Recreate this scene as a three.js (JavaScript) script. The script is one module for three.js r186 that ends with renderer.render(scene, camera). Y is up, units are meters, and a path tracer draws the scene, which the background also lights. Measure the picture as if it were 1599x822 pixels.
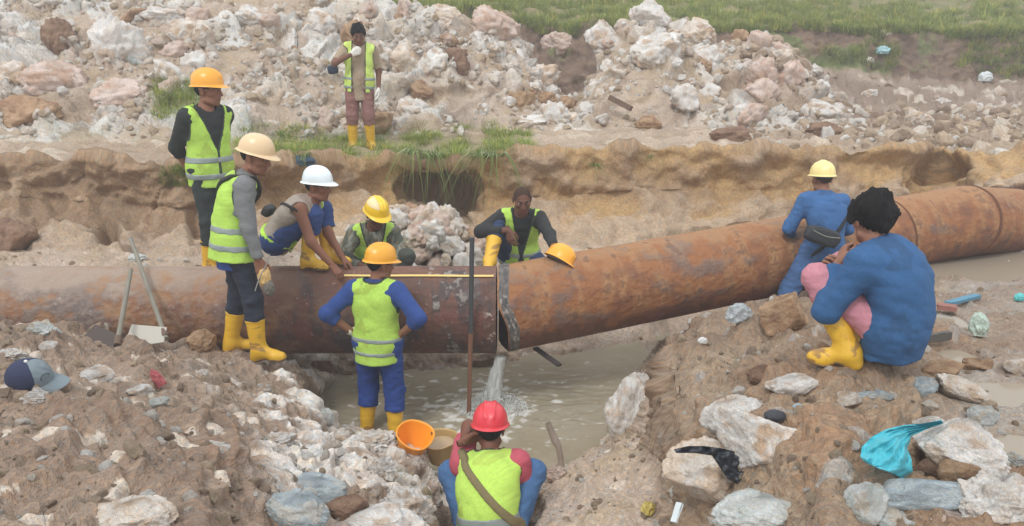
import * as THREE from 'three';
import { mergeGeometries, mergeVertices } from 'three/addons/utils/BufferGeometryUtils.js';

// ------------------------------------------------------------------ camera, sky, sun, exposure
const scene = new THREE.Scene();
const EYE = 2.89, TH = 15 * Math.PI / 180, FPX = 1200, CX = 799.5, CY = 411;      // lens in pixels of the photograph
const camera = new THREE.PerspectiveCamera(2 * Math.atan(CY / FPX) * 180 / Math.PI, 1024 / 526, 0.1, 400);
camera.position.set(0, EYE, 0);
camera.rotation.x = -TH;
scene.add(camera);

const SKYW = 64, SKYH = 32, skyData = new Float32Array(SKYW * SKYH * 4);
for (let j = 0; j < SKYH; j++) for (let i = 0; i < SKYW; i++) {
  const el = ((j + 0.5) / SKYH - 0.5) * Math.PI, up = Math.max(0, Math.sin(el));
  const L = 0.80 + 0.35 * up, k = (j * SKYW + i) * 4;                           // overcast: brighter overhead
  skyData[k] = L * 0.97; skyData[k + 1] = L * 1.0; skyData[k + 2] = L * 1.05; skyData[k + 3] = 1;
}
const sky = new THREE.DataTexture(skyData, SKYW, SKYH, THREE.RGBAFormat, THREE.FloatType);
sky.mapping = THREE.EquirectangularReflectionMapping; sky.magFilter = THREE.LinearFilter; sky.needsUpdate = true;
scene.background = sky; scene.environment = sky;

const sun = new THREE.DirectionalLight(new THREE.Color(1.0, 0.98, 0.95), 1.3);
sun.position.set(-5, 14, 1); sun.target.position.set(0, 0, -8);
sun.castShadow = true; sun.shadow.radius = 26; sun.shadow.mapSize.set(2048, 2048);
Object.assign(sun.shadow.camera, { left: -14, right: 14, top: 14, bottom: -14, near: 0.5, far: 50 });
scene.add(sun, sun.target);

const renderer = new THREE.WebGLRenderer({ antialias: true });
renderer.setSize(1024, 526);
renderer.toneMapping = THREE.LinearToneMapping;
renderer.toneMappingExposure = 1.15;
renderer.shadowMap.enabled = true; renderer.shadowMap.type = THREE.PCFSoftShadowMap;
scene.fog = new THREE.FogExp2(new THREE.Color(0.86, 0.88, 0.9), 0.007);

// ------------------------------------------------------------------ numbers, noise
function rng(seed) {
  let a = seed >>> 0;
  return () => { a = (a + 0x6D2B79F5) | 0; let t = Math.imul(a ^ (a >>> 15), 1 | a); t = (t + Math.imul(t ^ (t >>> 7), 61 | t)) ^ t; return ((t ^ (t >>> 14)) >>> 0) / 4294967296; };
}
const clamp = (x, a = 0, b = 1) => Math.min(b, Math.max(a, x));
const lerp = (a, b, t) => a + (b - a) * t;
const sstep = (a, b, x) => { const t = clamp((x - a) / (b - a)); return t * t * (3 - 2 * t); };
const PERM = new Uint8Array(512);
{ const r = rng(7), p = [...Array(256).keys()]; for (let i = 255; i > 0; i--) { const j = Math.floor(r() * (i + 1)); [p[i], p[j]] = [p[j], p[i]]; } for (let i = 0; i < 512; i++) PERM[i] = p[i & 255]; }
const fade = (t) => t * t * t * (t * (t * 6 - 15) + 10);
function grad(h, x, y, z) { h &= 15; const u = h < 8 ? x : y, v = h < 4 ? y : h === 12 || h === 14 ? x : z; return ((h & 1) ? -u : u) + ((h & 2) ? -v : v); }
function noise(x, y, z) {                                             // Perlin, about -1 .. 1
  const X = Math.floor(x), Y = Math.floor(y), Z = Math.floor(z);
  x -= X; y -= Y; z -= Z;
  const u = fade(x), v = fade(y), w = fade(z), xi = X & 255, yi = Y & 255, zi = Z & 255;
  const A = PERM[xi] + yi, AA = PERM[A & 255] + zi, AB = PERM[(A + 1) & 255] + zi, B = PERM[(xi + 1) & 255] + yi, BA = PERM[B & 255] + zi, BB = PERM[(B + 1) & 255] + zi;
  const g = (i, a, b, c) => grad(PERM[i & 255], a, b, c);
  return lerp(lerp(lerp(g(AA, x, y, z), g(BA, x - 1, y, z), u), lerp(g(AB, x, y - 1, z), g(BB, x - 1, y - 1, z), u), v),
    lerp(lerp(g(AA + 1, x, y, z - 1), g(BA + 1, x - 1, y, z - 1), u), lerp(g(AB + 1, x, y - 1, z - 1), g(BB + 1, x - 1, y - 1, z - 1), u), v), w);
}
function fbm(x, y, z, n = 4, gain = 0.5) { let s = 0, a = 1; for (let i = 0; i < n; i++) { s += a * noise(x, y, z); x = x * 2.03 + 17.1; y = y * 2.03 + 5.7; z = z * 2.03 + 9.3; a *= gain; } return s; }
function ridged(x, y, z, n = 3) { let s = 0, a = 1; for (let i = 0; i < n; i++) { s += a * (1 - 2 * Math.abs(noise(x, y, z))); x = x * 2.1 + 3.1; y = y * 2.1 + 7.9; z = z * 2.1 + 1.7; a *= 0.5; } return s; }
function h3(i, j, k) { let n = Math.imul(i, 374761393) + Math.imul(j, 668265263) + Math.imul(k, 2147483647 ^ 0x5bd1e995); n = Math.imul(n ^ (n >>> 13), 1274126177); return (n ^ (n >>> 16)) >>> 0; }
const WOR = { f1: 0, f2: 0, id: 0, tilt: 0, edge: 0 };
function worley(x, y, z) {                                            // nearest two feature points and a number for the nearest cell
  const X = Math.floor(x), Y = Math.floor(y), Z = Math.floor(z); let f1 = 9, f2 = 9, id = 0, ax = 0, ay = 0, az = 0;
  for (let i = X - 1; i <= X + 1; i++) for (let j = Y - 1; j <= Y + 1; j++) for (let k = Z - 1; k <= Z + 1; k++) {
    const h = h3(i, j, k), dx = i + (h & 1023) / 1023 - x, dy = j + ((h >>> 10) & 1023) / 1023 - y, dz = k + ((h >>> 20) & 1023) / 1023 - z, d = dx * dx + dy * dy + dz * dz;
    if (d < f1) { f2 = f1; f1 = d; id = h; ax = dx; ay = dy; az = dz; } else if (d < f2) f2 = d;
  }
  WOR.f1 = Math.sqrt(f1); WOR.f2 = Math.sqrt(f2); WOR.id = ((id ^ (id >>> 9)) & 1023) / 1023; const e = id ^ (id >>> 7); WOR.edge = sstep(0, 0.22, WOR.f2 - WOR.f1); WOR.tilt = WOR.edge * (ax * ((e & 255) / 127 - 1) + ay * (((e >>> 8) & 255) / 127 - 1) + az * (((e >>> 16) & 255) / 127 - 1)); return WOR;
}
const lin = (r, g, b) => { const c = new THREE.Color().setRGB(r / 255, g / 255, b / 255, THREE.SRGBColorSpace); return [c.r, c.g, c.b]; };   // sRGB bytes -> linear
const mix3 = (a, b, t) => [lerp(a[0], b[0], t), lerp(a[1], b[1], t), lerp(a[2], b[2], t)];
const V = (x, y, z) => new THREE.Vector3(x, y, z);

// ------------------------------------------------------------------ names and tags
const taken = new Set();
function numbered(name) { let n = name, i = 0; while (taken.has(n)) n = name + '_' + String(++i).padStart(3, '0'); taken.add(n); return n; }
function tag(o, label, category, group, kind) {
  o.userData.label = label;
  if (category) o.userData.category = category;
  if (group) o.userData.group = group;
  if (kind) o.userData.kind = kind;
  return o;
}
function lit(o) { o.castShadow = true; o.receiveShadow = true; return o; }
function part(name, geo, mat, parent) { const m = lit(new THREE.Mesh(geo, mat)); m.name = parent ? name : numbered(name); (parent ?? scene).add(m); return m; }
function thing(name, label, category, pos = [0, 0, 0], group) { const g = new THREE.Group(); g.name = numbered(name); g.position.set(...pos); scene.add(g); return tag(g, label, category, group); }
function struct(name, geo, mat, label) { return tag(part(name, geo, mat), label, undefined, undefined, 'structure'); }

// ------------------------------------------------------------------ picture <-> place
const ang = (y) => TH + Math.atan((y - CY) / FPX);
const YH = (y, h) => [(EYE - h) / Math.tan(ang(y)), h];               // a row of the picture at a height: [distance, height]
const YD = (y, d) => [d, EYE - d * Math.tan(ang(y))];                 // a row of the picture at a distance
const DH = (d, h) => [d, h];
const zcOf = (d, h) => (EYE - h) * Math.sin(TH) + d * Math.cos(TH);
const xOf = (px, d, h) => (px - CX) / FPX * zcOf(d, h);
const place = (px, py, d) => { const h = YD(py, d)[1]; return V(xOf(px, d, h), h, -d); };

// ------------------------------------------------------------------ textures
function dataTex(w, h, fn, srgb = true) {
  const a = new Uint8Array(w * h * 4);
  for (let j = 0; j < h; j++) for (let i = 0; i < w; i++) { const c = fn(i, j), k = (j * w + i) * 4; a[k] = clamp(c[0]) * 255; a[k + 1] = clamp(c[1]) * 255; a[k + 2] = clamp(c[2]) * 255; a[k + 3] = 255; }
  const t = new THREE.DataTexture(a, w, h); t.magFilter = THREE.LinearFilter; t.minFilter = THREE.LinearMipmapLinearFilter; t.generateMipmaps = true;
  t.wrapS = t.wrapT = THREE.RepeatWrapping; if (srgb) t.colorSpace = THREE.SRGBColorSpace; t.needsUpdate = true; return t;
}
// tileable noise: blend of four shifted samples on a torus-like lattice
function tileNoise(n, period, seed, oct = 4, gain = 0.55) {            // n pixels, lattice cells per side; -> Float32Array about -1..1
  const out = new Float32Array(n * n);
  let amp = 1;
  for (let o = 0; o < oct; o++) {
    const per = period << o, r = rng(seed + o * 101), g = new Float32Array(per * per);
    for (let i = 0; i < g.length; i++) g[i] = r() * 2 - 1;
    for (let j = 0; j < n; j++) for (let i = 0; i < n; i++) {
      const x = i / n * per, y = j / n * per, xi = Math.floor(x), yi = Math.floor(y), u = fade(x - xi), v = fade(y - yi), a = xi % per, b = (xi + 1) % per, c = yi % per, d = (yi + 1) % per;
      out[j * n + i] += amp * lerp(lerp(g[c * per + a], g[c * per + b], u), lerp(g[d * per + a], g[d * per + b], u), v);
    }
    amp *= gain;
  }
  return out;
}
function grainTex(n, period, seed, lo, hi, oct = 5, gain = 0.75) {
  const a = tileNoise(n, period, seed, oct, gain), b = tileNoise(n, period, seed + 55, oct, gain);
  return {
    map: dataTex(n, n, (i, j) => { const v = lerp(lo, hi, clamp(0.5 + 0.42 * a[j * n + i])), w = 0.03 * b[j * n + i]; return [v + w, v, v - w]; }),
    bump: dataTex(n, n, (i, j) => { const v = clamp(0.5 + 0.4 * a[j * n + i]); return [v, v, v]; }, false),
  };
}

// ------------------------------------------------------------------ the land: one lofted sheet of profiles that run away from the camera
// Each station is a column of the picture; its points go from the camera's feet over the near bank, the pool, the trench floor, the trench wall, the berm, the spoil heap and the back land.
const crest = [[-700, -60], [0, -25], [540, -22], [600, -5], [640, 8], [700, 18], [760, 14], [795, 28], [830, 75], [860, 140], [890, 160], [915, 130], [945, 62], [985, 22], [1020, 6], [1060, 40], [1110, 60], [1160, 60], [1205, 45], [1250, 90], [1300, 150], [1345, 185], [1420, 182], [1600, 172], [2300, 170]];
const bankTop = [[-700, 20], [600, 12], [800, 25], [870, 48], [960, 35], [1100, 45], [1250, 42], [1350, 52], [1420, 48], [1480, 62], [1540, 48], [1600, 52], [2300, 60]];
const bankLow = [[-700, 90], [800, 140], [870, 165], [960, 140], [1250, 118], [1330, 110], [1400, 120], [1500, 126], [1600, 122], [2300, 120]];
const table = (t, x) => { let i = 0; while (i < t.length - 2 && x > t[i + 1][0]) i++; return lerp(t[i][1], t[i + 1][1], sstep(0, 1, (x - t[i][0]) / (t[i + 1][0] - t[i][0]))); };
function far(px) {
  const cy = table(crest, px), baseY = lerp(224, 204, sstep(400, 1000, px)), bd = lerp(9.4, 11.0, sstep(300, 620, px)), cd = lerp(13.2, 14, sstep(0, 900, px));
  const low = table(bankLow, px), top = table(bankTop, px), c = YD(cy, cd);
  return [YD(baseY, bd), YD(lerp(baseY, cy, 0.5), lerp(bd, cd, 0.42)), c, [15.6, Math.min(c[1] - 0.1, YD(low + 22, 15.6)[1])], YD(low, 18), YD(top, 18.7), YD(top - 38, 23), YD(top - 105, 34)];
}
const near = [
  [-700, [DH(1.3, 1.5), DH(2.2, 1.5), DH(3, 1.45), DH(4, 1.35), DH(5.1, 1.0), DH(5.5, .95), DH(5.9, .8), DH(6.3, .78), DH(6.7, 1.0), DH(7.7, 1.05), DH(8.0, 1.45), DH(8.5, 1.85)]],
  [0, [DH(1.1, 1.45), YH(822, 1.45), YH(700, 1.42), YH(600, 1.35), YH(520, 1.0), YH(506, .95), DH(5.9, .8), DH(6.3, .75), DH(6.7, .97), YH(388, 1.0), YD(310, 8.42), YD(250, 8.50)]],
  [150, [DH(1.1, 1.42), YH(822, 1.42), YH(700, 1.4), YH(610, 1.3), YH(545, .95), YH(526, .87), DH(5.85, .7), DH(6.4, .7), DH(6.72, .97), YH(396, 1.0), YD(320, 8.42), YD(248, 8.50)]],
  [300, [DH(1.2, 1.3), YH(822, 1.32), YH(720, 1.3), YH(640, 1.1), YH(565, .78), YH(545, .74), DH(5.9, .6), DH(6.4, .65), DH(6.62, 1.0), YH(402, 1.0), YD(330, 8.42), YD(262, 8.50)]],
  [400, [DH(1.2, 1.1), YH(822, 1.1), YH(740, 1.0), YH(660, .78), YH(605, .64), YH(563, .64), DH(5.95, .45), DH(6.4, .4), DH(6.7, .95), YH(396, 1.0), YD(320, 8.66), YD(254, 8.74)]],
  [478, [DH(1.2, .95), YH(822, .98), YH(750, .82), YH(690, .6), YH(632, .5), YH(575, .5), DH(6.05, .25), DH(6.6, .25), DH(6.95, .85), YH(396, 1.0), YD(312, 9.03), YD(250, 9.11)]],
  [525, [DH(1.2, .9), YH(822, .88), YH(760, .72), YH(700, .42), YH(672, .12), DH(5.7, -.25), DH(6.4, -.2), DH(6.85, .1), DH(7.2, .75), YH(400, .95), YD(306, 9.26), YD(250, 9.34)]],
  [620, [DH(1.2, .85), YH(822, .8), YH(768, .62), YH(705, .32), YH(692, .06), DH(5.5, -.25), DH(6.5, -.25), DH(6.9, .05), DH(7.3, .7), YH(402, .85), YD(300, 9.62), YD(254, 9.70)]],
  [655, [DH(1.2, .65), YH(822, .62), YH(775, .45), YH(722, .2), DH(5.0, -.02), DH(5.3, -.22), DH(6.5, -.25), DH(6.9, .05), DH(7.3, .7), DH(9.3, .82), DH(10.2, 1.15), YD(256, 9.7)]],
  [700, [DH(1.2, .4), DH(3.5, .28), DH(3.9, .2), DH(4.3, .08), DH(4.75, -.08), DH(5.2, -.25), DH(6.5, -.25), DH(6.95, .05), DH(7.35, .68), DH(9.7, .8), DH(10.5, 1.1), YD(254, 9.7)]],
  [745, [DH(1.2, .3), DH(3.4, .12), DH(3.9, .08), DH(4.4, .03), DH(4.65, -.1), DH(5.1, -.25), DH(6.6, -.25), DH(7.0, .05), DH(7.4, .65), YH(402, .76), YD(318, 9.62), YD(246, 9.70)]],
  [800, [DH(1.2, .3), DH(3.4, .14), DH(3.9, .1), DH(4.4, .05), DH(4.7, -.1), DH(5.1, -.25), DH(6.7, -.25), DH(7.15, .05), DH(7.55, .62), YH(399, .75), YD(314, 9.62), YD(240, 9.70)]],
  [860, [DH(1.2, .4), YH(822, .32), YH(780, .24), YH(742, .12), DH(5.0, -.08), DH(5.4, -.22), DH(6.8, -.25), DH(7.3, .05), DH(7.7, .6), YH(394, .75), YD(310, 9.62), YD(236, 9.70)]],
  [940, [DH(1.2, .5), YH(822, .44), YH(770, .4), YH(714, .22), YH(694, -.02), DH(5.75, -.2), DH(6.9, -.2), YH(545, 0), DH(8.0, .6), YH(385, .8), YD(305, 9.62), YD(234, 9.70)]],
  [985, [DH(1.2, .6), YH(822, .48), YH(755, .46), YH(700, .38), YH(655, .25), YH(600, .08), DH(7.0, -.12), YH(536, 0), DH(8.1, .55), YH(378, .8), YD(302, 9.62), YD(233, 9.70)]],
  [1015, [DH(1.2, .6), YH(822, .52), YH(755, .52), YH(700, .5), YH(630, .62), YH(585, .4), DH(7.0, .02), YH(530, .0), DH(8.1, .55), YH(374, .8), YD(300, 9.62), YD(233, 9.70)]],
  [1045, [DH(1.2, .7), YH(822, .62), YH(760, .66), YH(680, .95), YH(575, 1.12), YH(548, 1.06), DH(6.2, .4), DH(7.8, -.05), DH(8.3, .5), YH(370, .8), YD(300, 9.62), YD(233, 9.70)]],
  [1100, [DH(1.2, 1.0), YH(822, .95), YH(720, 1.1), YH(620, 1.17), YH(540, 1.1), YH(508, 1.03), DH(6.2, .5), DH(7.6, .0), DH(8.4, .5), YH(365, .85), YD(300, 9.62), YD(234, 9.70)]],
  [1200, [DH(1.2, 1.25), YH(822, 1.18), YH(720, 1.3), YH(620, 1.34), YH(540, 1.27), YH(480, 1.05), DH(6.2, .5), DH(7.2, .25), DH(8.6, .5), YH(350, .9), YD(298, 9.62), YD(236, 9.70)]],
  [1300, [DH(1.2, 1.4), YH(822, 1.34), YH(700, 1.4), YH(600, 1.42), YH(540, 1.36), YH(478, 1.1), DH(6.3, .55), DH(7.4, .4), DH(8.6, .6), YH(330, 1.0), YD(285, 9.62), YD(236, 9.70)]],
  [1400, [DH(1.2, 1.4), YH(822, 1.3), YH(700, 1.38), YH(590, 1.42), YH(520, 1.3), YH(450, 1.1), DH(6.7, .92), DH(7.7, .8), DH(8.6, .85), YH(315, 1.15), YD(272, 9.62), YD(232, 9.70)]],
  [1470, [DH(1.2, 1.4), YH(822, 1.3), YH(700, 1.34), YH(590, 1.39), YH(510, 1.28), YH(440, 1.03), YH(412, .86), DH(8.0, .78), DH(8.9, .95), DH(9.9, 1.05), DH(10.1, 1.3), YH(235, 1.66)]],
  [1510, [DH(1.2, 1.4), YH(822, 1.3), YH(720, 1.31), YH(600, 1.37), YH(505, 1.27), YH(436, 1.0), YH(408, .86), DH(8.1, .8), DH(8.9, 1.0), DH(9.4, 1.15), YH(270, 1.5), YH(240, 1.68)]],
  [1560, [DH(1.2, 1.4), YH(822, 1.3), YH(720, 1.3), YH(600, 1.36), YH(500, 1.26), YH(425, .98), YH(404, .86), DH(8.3, .9), DH(8.8, 1.35), YH(292, 1.46), YH(268, 1.6), YH(240, 1.74)]],
  [1610, [DH(1.2, 1.4), YH(822, 1.3), YH(720, 1.3), YH(600, 1.35), YH(500, 1.25), YH(420, .98), YH(400, .9), DH(8.4, .95), DH(8.8, 1.4), YH(288, 1.5), YH(268, 1.62), YH(238, 1.76)]],
  [2300, [DH(1.2, 1.4), DH(2.2, 1.3), DH(3, 1.3), DH(4, 1.35), DH(5.4, 1.25), DH(6.5, 1.0), DH(7.5, .95), DH(8.3, .95), DH(8.7, 1.3), DH(9, 1.5), DH(9.6, 1.65), DH(10, 1.75)]],
];
const STN = near.map(([px, pts]) => [px, [...pts, ...far(px)]]);
for (let px = 30; px < 1700; px += 30) STN.push([px, null]);           // extra stations so that the far outline follows its table
STN.sort((a, b) => a[0] - b[0]);
{
  const known = STN.filter((s) => s[1]);
  for (const s of STN) if (!s[1]) {
    let i = 0; while (i < known.length - 2 && s[0] > known[i + 1][0]) i++;
    const [a, b] = [known[i], known[i + 1]], t = sstep(0, 1, clamp((s[0] - a[0]) / (b[0] - a[0]))) * 0.5 + 0.5 * clamp((s[0] - a[0]) / (b[0] - a[0]));
    s[1] = [...a[1].slice(0, 12).map((p, k) => [lerp(p[0], b[1][k][0], t), lerp(p[1], b[1][k][1], t)]), ...far(s[0])];
  }
}
const ROWS = [10, 60, 62, 66, 46, 30, 24, 24, 26, 44, 60, 60, 48, 92, 92, 14, 44, 46, 40, 16], SEG = ROWS.slice(0, 19);
const rowAt = [0]; for (const n of SEG) rowAt.push(rowAt.at(-1) + n);  // grid row of every control point
const NR = rowAt.at(-1) + 1;
const COLS = []; for (let p = -700; p < -60; p += 16) COLS.push(p); for (let p = -60; p < 1660; p += 2.7) COLS.push(p); for (let p = 1660; p <= 2300; p += 16) COLS.push(p);
const NC = COLS.length;
const GP = new Float32Array(NR * NC * 3), GN = new Float32Array(NR * NC * 3), GC = new Float32Array(NR * NC * 3), GUV = new Float32Array(NR * NC * 2);
const gi = (c, r) => c * NR + r;
{
  const D = new Float32Array(NC * NR), Hh = new Float32Array(NC * NR);
  for (let c = 0; c < NC; c++) {
    let i = 0; while (i < STN.length - 2 && COLS[c] > STN[i + 1][0]) i++;
    const a = STN[i], b = STN[i + 1], t = clamp((COLS[c] - a[0]) / (b[0] - a[0]));
    for (let k = 0; k < SEG.length; k++) for (let j = 0; j <= SEG[k]; j++) {
      const s = j / SEG[k], f = (st, w) => lerp(st[1][k][w], st[1][k + 1][w], s);
      D[gi(c, rowAt[k] + j)] = lerp(f(a, 0), f(b, 0), t); Hh[gi(c, rowAt[k] + j)] = lerp(f(a, 1), f(b, 1), t);
    }
  }
  for (let it = 0; it < 10; it++) for (const A of [D, Hh]) {             // round the creases
    const o = A.slice();
    for (let c = 1; c < NC - 1; c++) for (let r = 1; r < NR - 1; r++) A[gi(c, r)] = (o[gi(c, r)] * 2 + o[gi(c - 1, r)] + o[gi(c + 1, r)] + o[gi(c, r - 1)] + o[gi(c, r + 1)]) / 6;
  }
  for (let c = 0; c < NC; c++) for (let r = 0; r < NR; r++) { const k = gi(c, r) * 3; GP[k] = xOf(COLS[c], D[gi(c, r)], Hh[gi(c, r)]); GP[k + 1] = Hh[gi(c, r)]; GP[k + 2] = -D[gi(c, r)]; }
}
function gridNormals() {
  for (let c = 0; c < NC; c++) for (let r = 0; r < NR; r++) {
    const a = gi(Math.max(0, c - 1), r) * 3, b = gi(Math.min(NC - 1, c + 1), r) * 3, d = gi(c, Math.max(0, r - 1)) * 3, e = gi(c, Math.min(NR - 1, r + 1)) * 3;
    const ux = GP[b] - GP[a], uy = GP[b + 1] - GP[a + 1], uz = GP[b + 2] - GP[a + 2], vx = GP[e] - GP[d], vy = GP[e + 1] - GP[d + 1], vz = GP[e + 2] - GP[d + 2];
    let nx = uy * vz - uz * vy, ny = uz * vx - ux * vz, nz = ux * vy - uy * vx; const l = Math.hypot(nx, ny, nz) || 1, k = gi(c, r) * 3;
    GN[k] = nx / l; GN[k + 1] = ny / l; GN[k + 2] = nz / l;
  }
}
gridNormals();
for (let c = 0; c < NC; c++) { let s = 0; for (let r = 0; r < NR; r++) { const q = gi(c, r) * 3; if (r) s += Math.hypot(GP[q + 1] - GP[q - 2], GP[q + 2] - GP[q - 1]); GUV[gi(c, r) * 2] = GP[q] + 0; GUV[gi(c, r) * 2 + 1] = s; } }
const zoneOf = (r) => { let k = 0; while (k < 18 && r > rowAt[k + 1]) k++; return k; };
const TONE = {
  white: lin(214, 210, 203), cream: lin(204, 192, 176), tan: lin(178, 158, 133), pink: lin(188, 170, 154), brown: lin(129, 107, 89), red: lin(140, 113, 90), ochre: lin(176, 144, 100), grey: lin(160, 155, 148), mud: lin(145, 125, 107), dark: lin(104, 82, 66), green: lin(104, 122, 62), olive: lin(122, 118, 70),
};
// hollows that hold water on the right bank: [px, py, half width, half depth]
const PUDDLES = [[1520, 414, 1.25, 0.8], [1562, 612, 0.26, 0.15], [1602, 702, 0.26, 0.15], [1500, 556, 0.12, 0.14], [1488, 500, 0.11, 0.2]].map(([px, py, w, d]) => {
  let c = 0; for (let i = 0; i < NC; i++) if (Math.abs(COLS[i] - px) < Math.abs(COLS[c] - px)) c = i;
  for (let r = rowAt[1]; r < rowAt[9]; r++) { const q = gi(c, r) * 3, zc = zcOf(-GP[q + 2], GP[q + 1]); if (CY + FPX * ((EYE - GP[q + 1]) * Math.cos(TH) + GP[q + 2] * Math.sin(TH)) / zc <= py) return { x: GP[q], y: GP[q + 1] - 0.01, z: GP[q + 2], w, d }; }
});
// how much of each character the land has at a grid point: [rock blocks, clods, fissures, smooth]
const warp = (x, y, z, s) => [x + s * noise(x * 1.7, y * 1.7, z * 1.7 + 3), y + s * noise(x * 1.7 + 9, y * 1.7, z * 1.7), z + s * noise(x * 1.7, y * 1.7 + 5, z * 1.7)];
for (let r = 0; r < NR; r++) {
  const k = zoneOf(r), s = (r - rowAt[k]) / SEG[k];
  for (let c = 0; c < NC; c++) {
    const q = gi(c, r) * 3, px = COLS[c], x = GP[q], y = GP[q + 1], z = GP[q + 2];
    let disp = 0, col;
    const big = fbm(x * 0.55, y * 0.55, z * 0.55, 3), mid = fbm(x * 2.1 + 40, y * 2.1, z * 2.1, 3), fine = fbm(x * 8, y * 8, z * 8 + 70, k < 7 ? 3 : 2);
    const [wx, wy, wz] = warp(x, y, z, 0.18);
    if (k >= 12 && k < 15 && !(px > 1330)) {                            // spoil heap: blocks of limestone in clay
      const e = sstep(0, 0.25, k === 12 ? s : 1), A = worley(wx * 1.25, wy * 1.25, wz * 1.25), b1 = A.tilt, id1 = A.id, ed1 = A.f2 - A.f1, e1 = A.edge;
      const B = worley(wx * 3.1 + 8, wy * 3.1, wz * 3.1), b2 = B.tilt, id2 = B.id, ed2 = B.f2 - B.f1, e2 = B.edge;
      const C = worley(wx * 8 + 8, wy * 8, wz * 8), b3 = C.tilt, rock = sstep(-0.35, 0.2, big + 0.5 * mid + 0.2);
      disp = e * (rock * (0.34 * b1 * (0.4 + id1) + 0.2 * (id1 - 0.5) * e1 + 0.16 * b2 * (0.4 + id2) + 0.08 * (id2 - 0.5) * e2 + 0.045 * b3 + 0.02 * (C.id - 0.5) - 0.05 * (1 - sstep(0, 0.12, ed2))) + 0.10 * mid + 0.02 * fine);
      const w = clamp(0.34 + 0.75 * big + 0.5 * (id1 - 0.5) + 0.5 * (id2 - 0.5) + 0.25 * mid);
      col = mix3(mix3(TONE.tan, TONE.pink, clamp(0.5 + mid)), mix3(TONE.cream, TONE.white, clamp(id2 * 1.5 - 0.2)), sstep(0.25, 0.62, w));
      if (ed1 < 0.1 && id1 < 0.5) col = mix3(col, TONE.brown, 0.4);
      col = mix3(col, TONE.brown, 0.55 * sstep(1150, 1330, px));
      col = mix3(col, TONE.olive, (k === 12 && px < 780 ? 0.5 : 0) * (1 - sstep(0, 0.3, s)) * clamp(0.5 + 2 * mid));
    } else if (k >= 9 && k < 11) {                                      // trench wall
      const left = 1 - sstep(330, 520, px), A = worley(wx * 3.3, wy * 3.3, wz * 3.3), b = 1 - A.f1, id = A.id;
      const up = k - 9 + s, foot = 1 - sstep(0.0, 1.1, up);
      disp = 0.07 * sstep(1.5, 1.95, k - 9 + s) + 0.19 * mid + (0.02 + 0.12 * left) * (0.6 * A.tilt + b - 0.5) * (0.3 + id) + (0.008 + 0.012 * left) * fine + 0.05 * fbm(x * 0.9, y * 2.5, z * 0.9 + 50, 2) + 0.006 * ridged(x * 12, y * 9, z * 12);
      for (const [hx, hu, rx, ru, deep] of [[168, 0.45, 17, 0.42, 0.5], [306, 0.7, 13, 0.4, 0.35], [1476, 1.35, 38, 0.5, 0.6], [690, 1.1, 62, 0.75, 0.5], [208, 0.12, 14, 0.16, 0.25]]) disp -= 0.6 * deep * sstep(1.35, 0.35, Math.hypot((px - hx) / rx, (up - hu) / ru) + 0.45 * noise(x * 3.5, y * 3.5, z * 3.5) + 0.2 * noise(x * 9, y * 9, z * 9));
      col = mix3(TONE.ochre, mix3(TONE.brown, TONE.red, clamp(0.5 + 1.4 * mid)), left * 0.75 + (1 - left) * clamp(0.22 + 0.9 * mid));
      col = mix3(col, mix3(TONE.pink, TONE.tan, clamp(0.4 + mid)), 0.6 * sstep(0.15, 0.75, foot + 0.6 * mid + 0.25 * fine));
    } else if (k === 11 || (k === 12 && px > 1330) || k === 13 || k === 14 || k === 15) {   // berm, and the churned flat on the right
      const A = worley(wx * 4.5, wy * 4.5, wz * 4.5), b = 1 - A.f1, id = A.id;
      disp = (k === 11 ? 0.02 + 0.05 * sstep(1000, 1200, px) : 0.10) * (A.tilt * 1.1 + b - 0.45) * (0.4 + id) * 1.4 + 0.07 * mid + 0.02 * fine;
      col = mix3(TONE.mud, mix3(TONE.brown, TONE.pink, clamp(0.5 + 1.3 * big)), clamp(0.5 + mid));
      if (k >= 12) col = mix3(col, TONE.brown, 0.45); if (id > 0.88) col = mix3(col, TONE.cream, 0.8);
      if (k === 11) { col = mix3(col, TONE.tan, 0.5); col = mix3(col, TONE.olive, 0.55 * sstep(380, 430, px) * (1 - sstep(760, 860, px)) * clamp(0.6 + 1.5 * mid)); }
    } else if (k === 16) {                                              // eroded bank below the grass
      disp = 0.14 * mid + 0.07 * ridged(x * 3, y * 2, z * 3) + 0.03 * fine;
      col = mix3(lin(110, 90, 74), lin(134, 110, 90), clamp(0.5 + 1.2 * mid));
      col = mix3(col, TONE.green, 0.7 * sstep(0.05, 0.3, big + 0.35 * mid - 0.25 + 0.9 * sstep(1480, 1560, px) * (1 - s)));
    } else if (k >= 17) {
      disp = 0.12 * mid + 0.05 * fine; col = mix3(lin(116, 122, 72), lin(148, 134, 98), clamp(0.5 + 0.9 * mid + 0.5 * big));
    } else {                                                            // near banks, pool bed, trench floor
      const right = sstep(1000, 1060, px), water = 1 - sstep(0.02, 0.35, y), A = worley(wx * 3.6, wy * 3.6, wz * 3.6), id = A.id, tA = A.tilt, eA = A.edge;
      const B = worley(wx * 12 + 4, wy * 12, wz * 12), b2 = 1 - B.f1, id2 = B.id, tB = B.tilt, eB = B.edge;
      const bed = k >= 4 && k < 7 && y < 0 ? 0.3 : 1, shelf = sstep(760, 820, px) * (1 - right);
      const behind = k >= 7 ? 0.55 : 1, wet = sstep(1440, 1520, px) * sstep(2.4, 3.2, -z);
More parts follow.
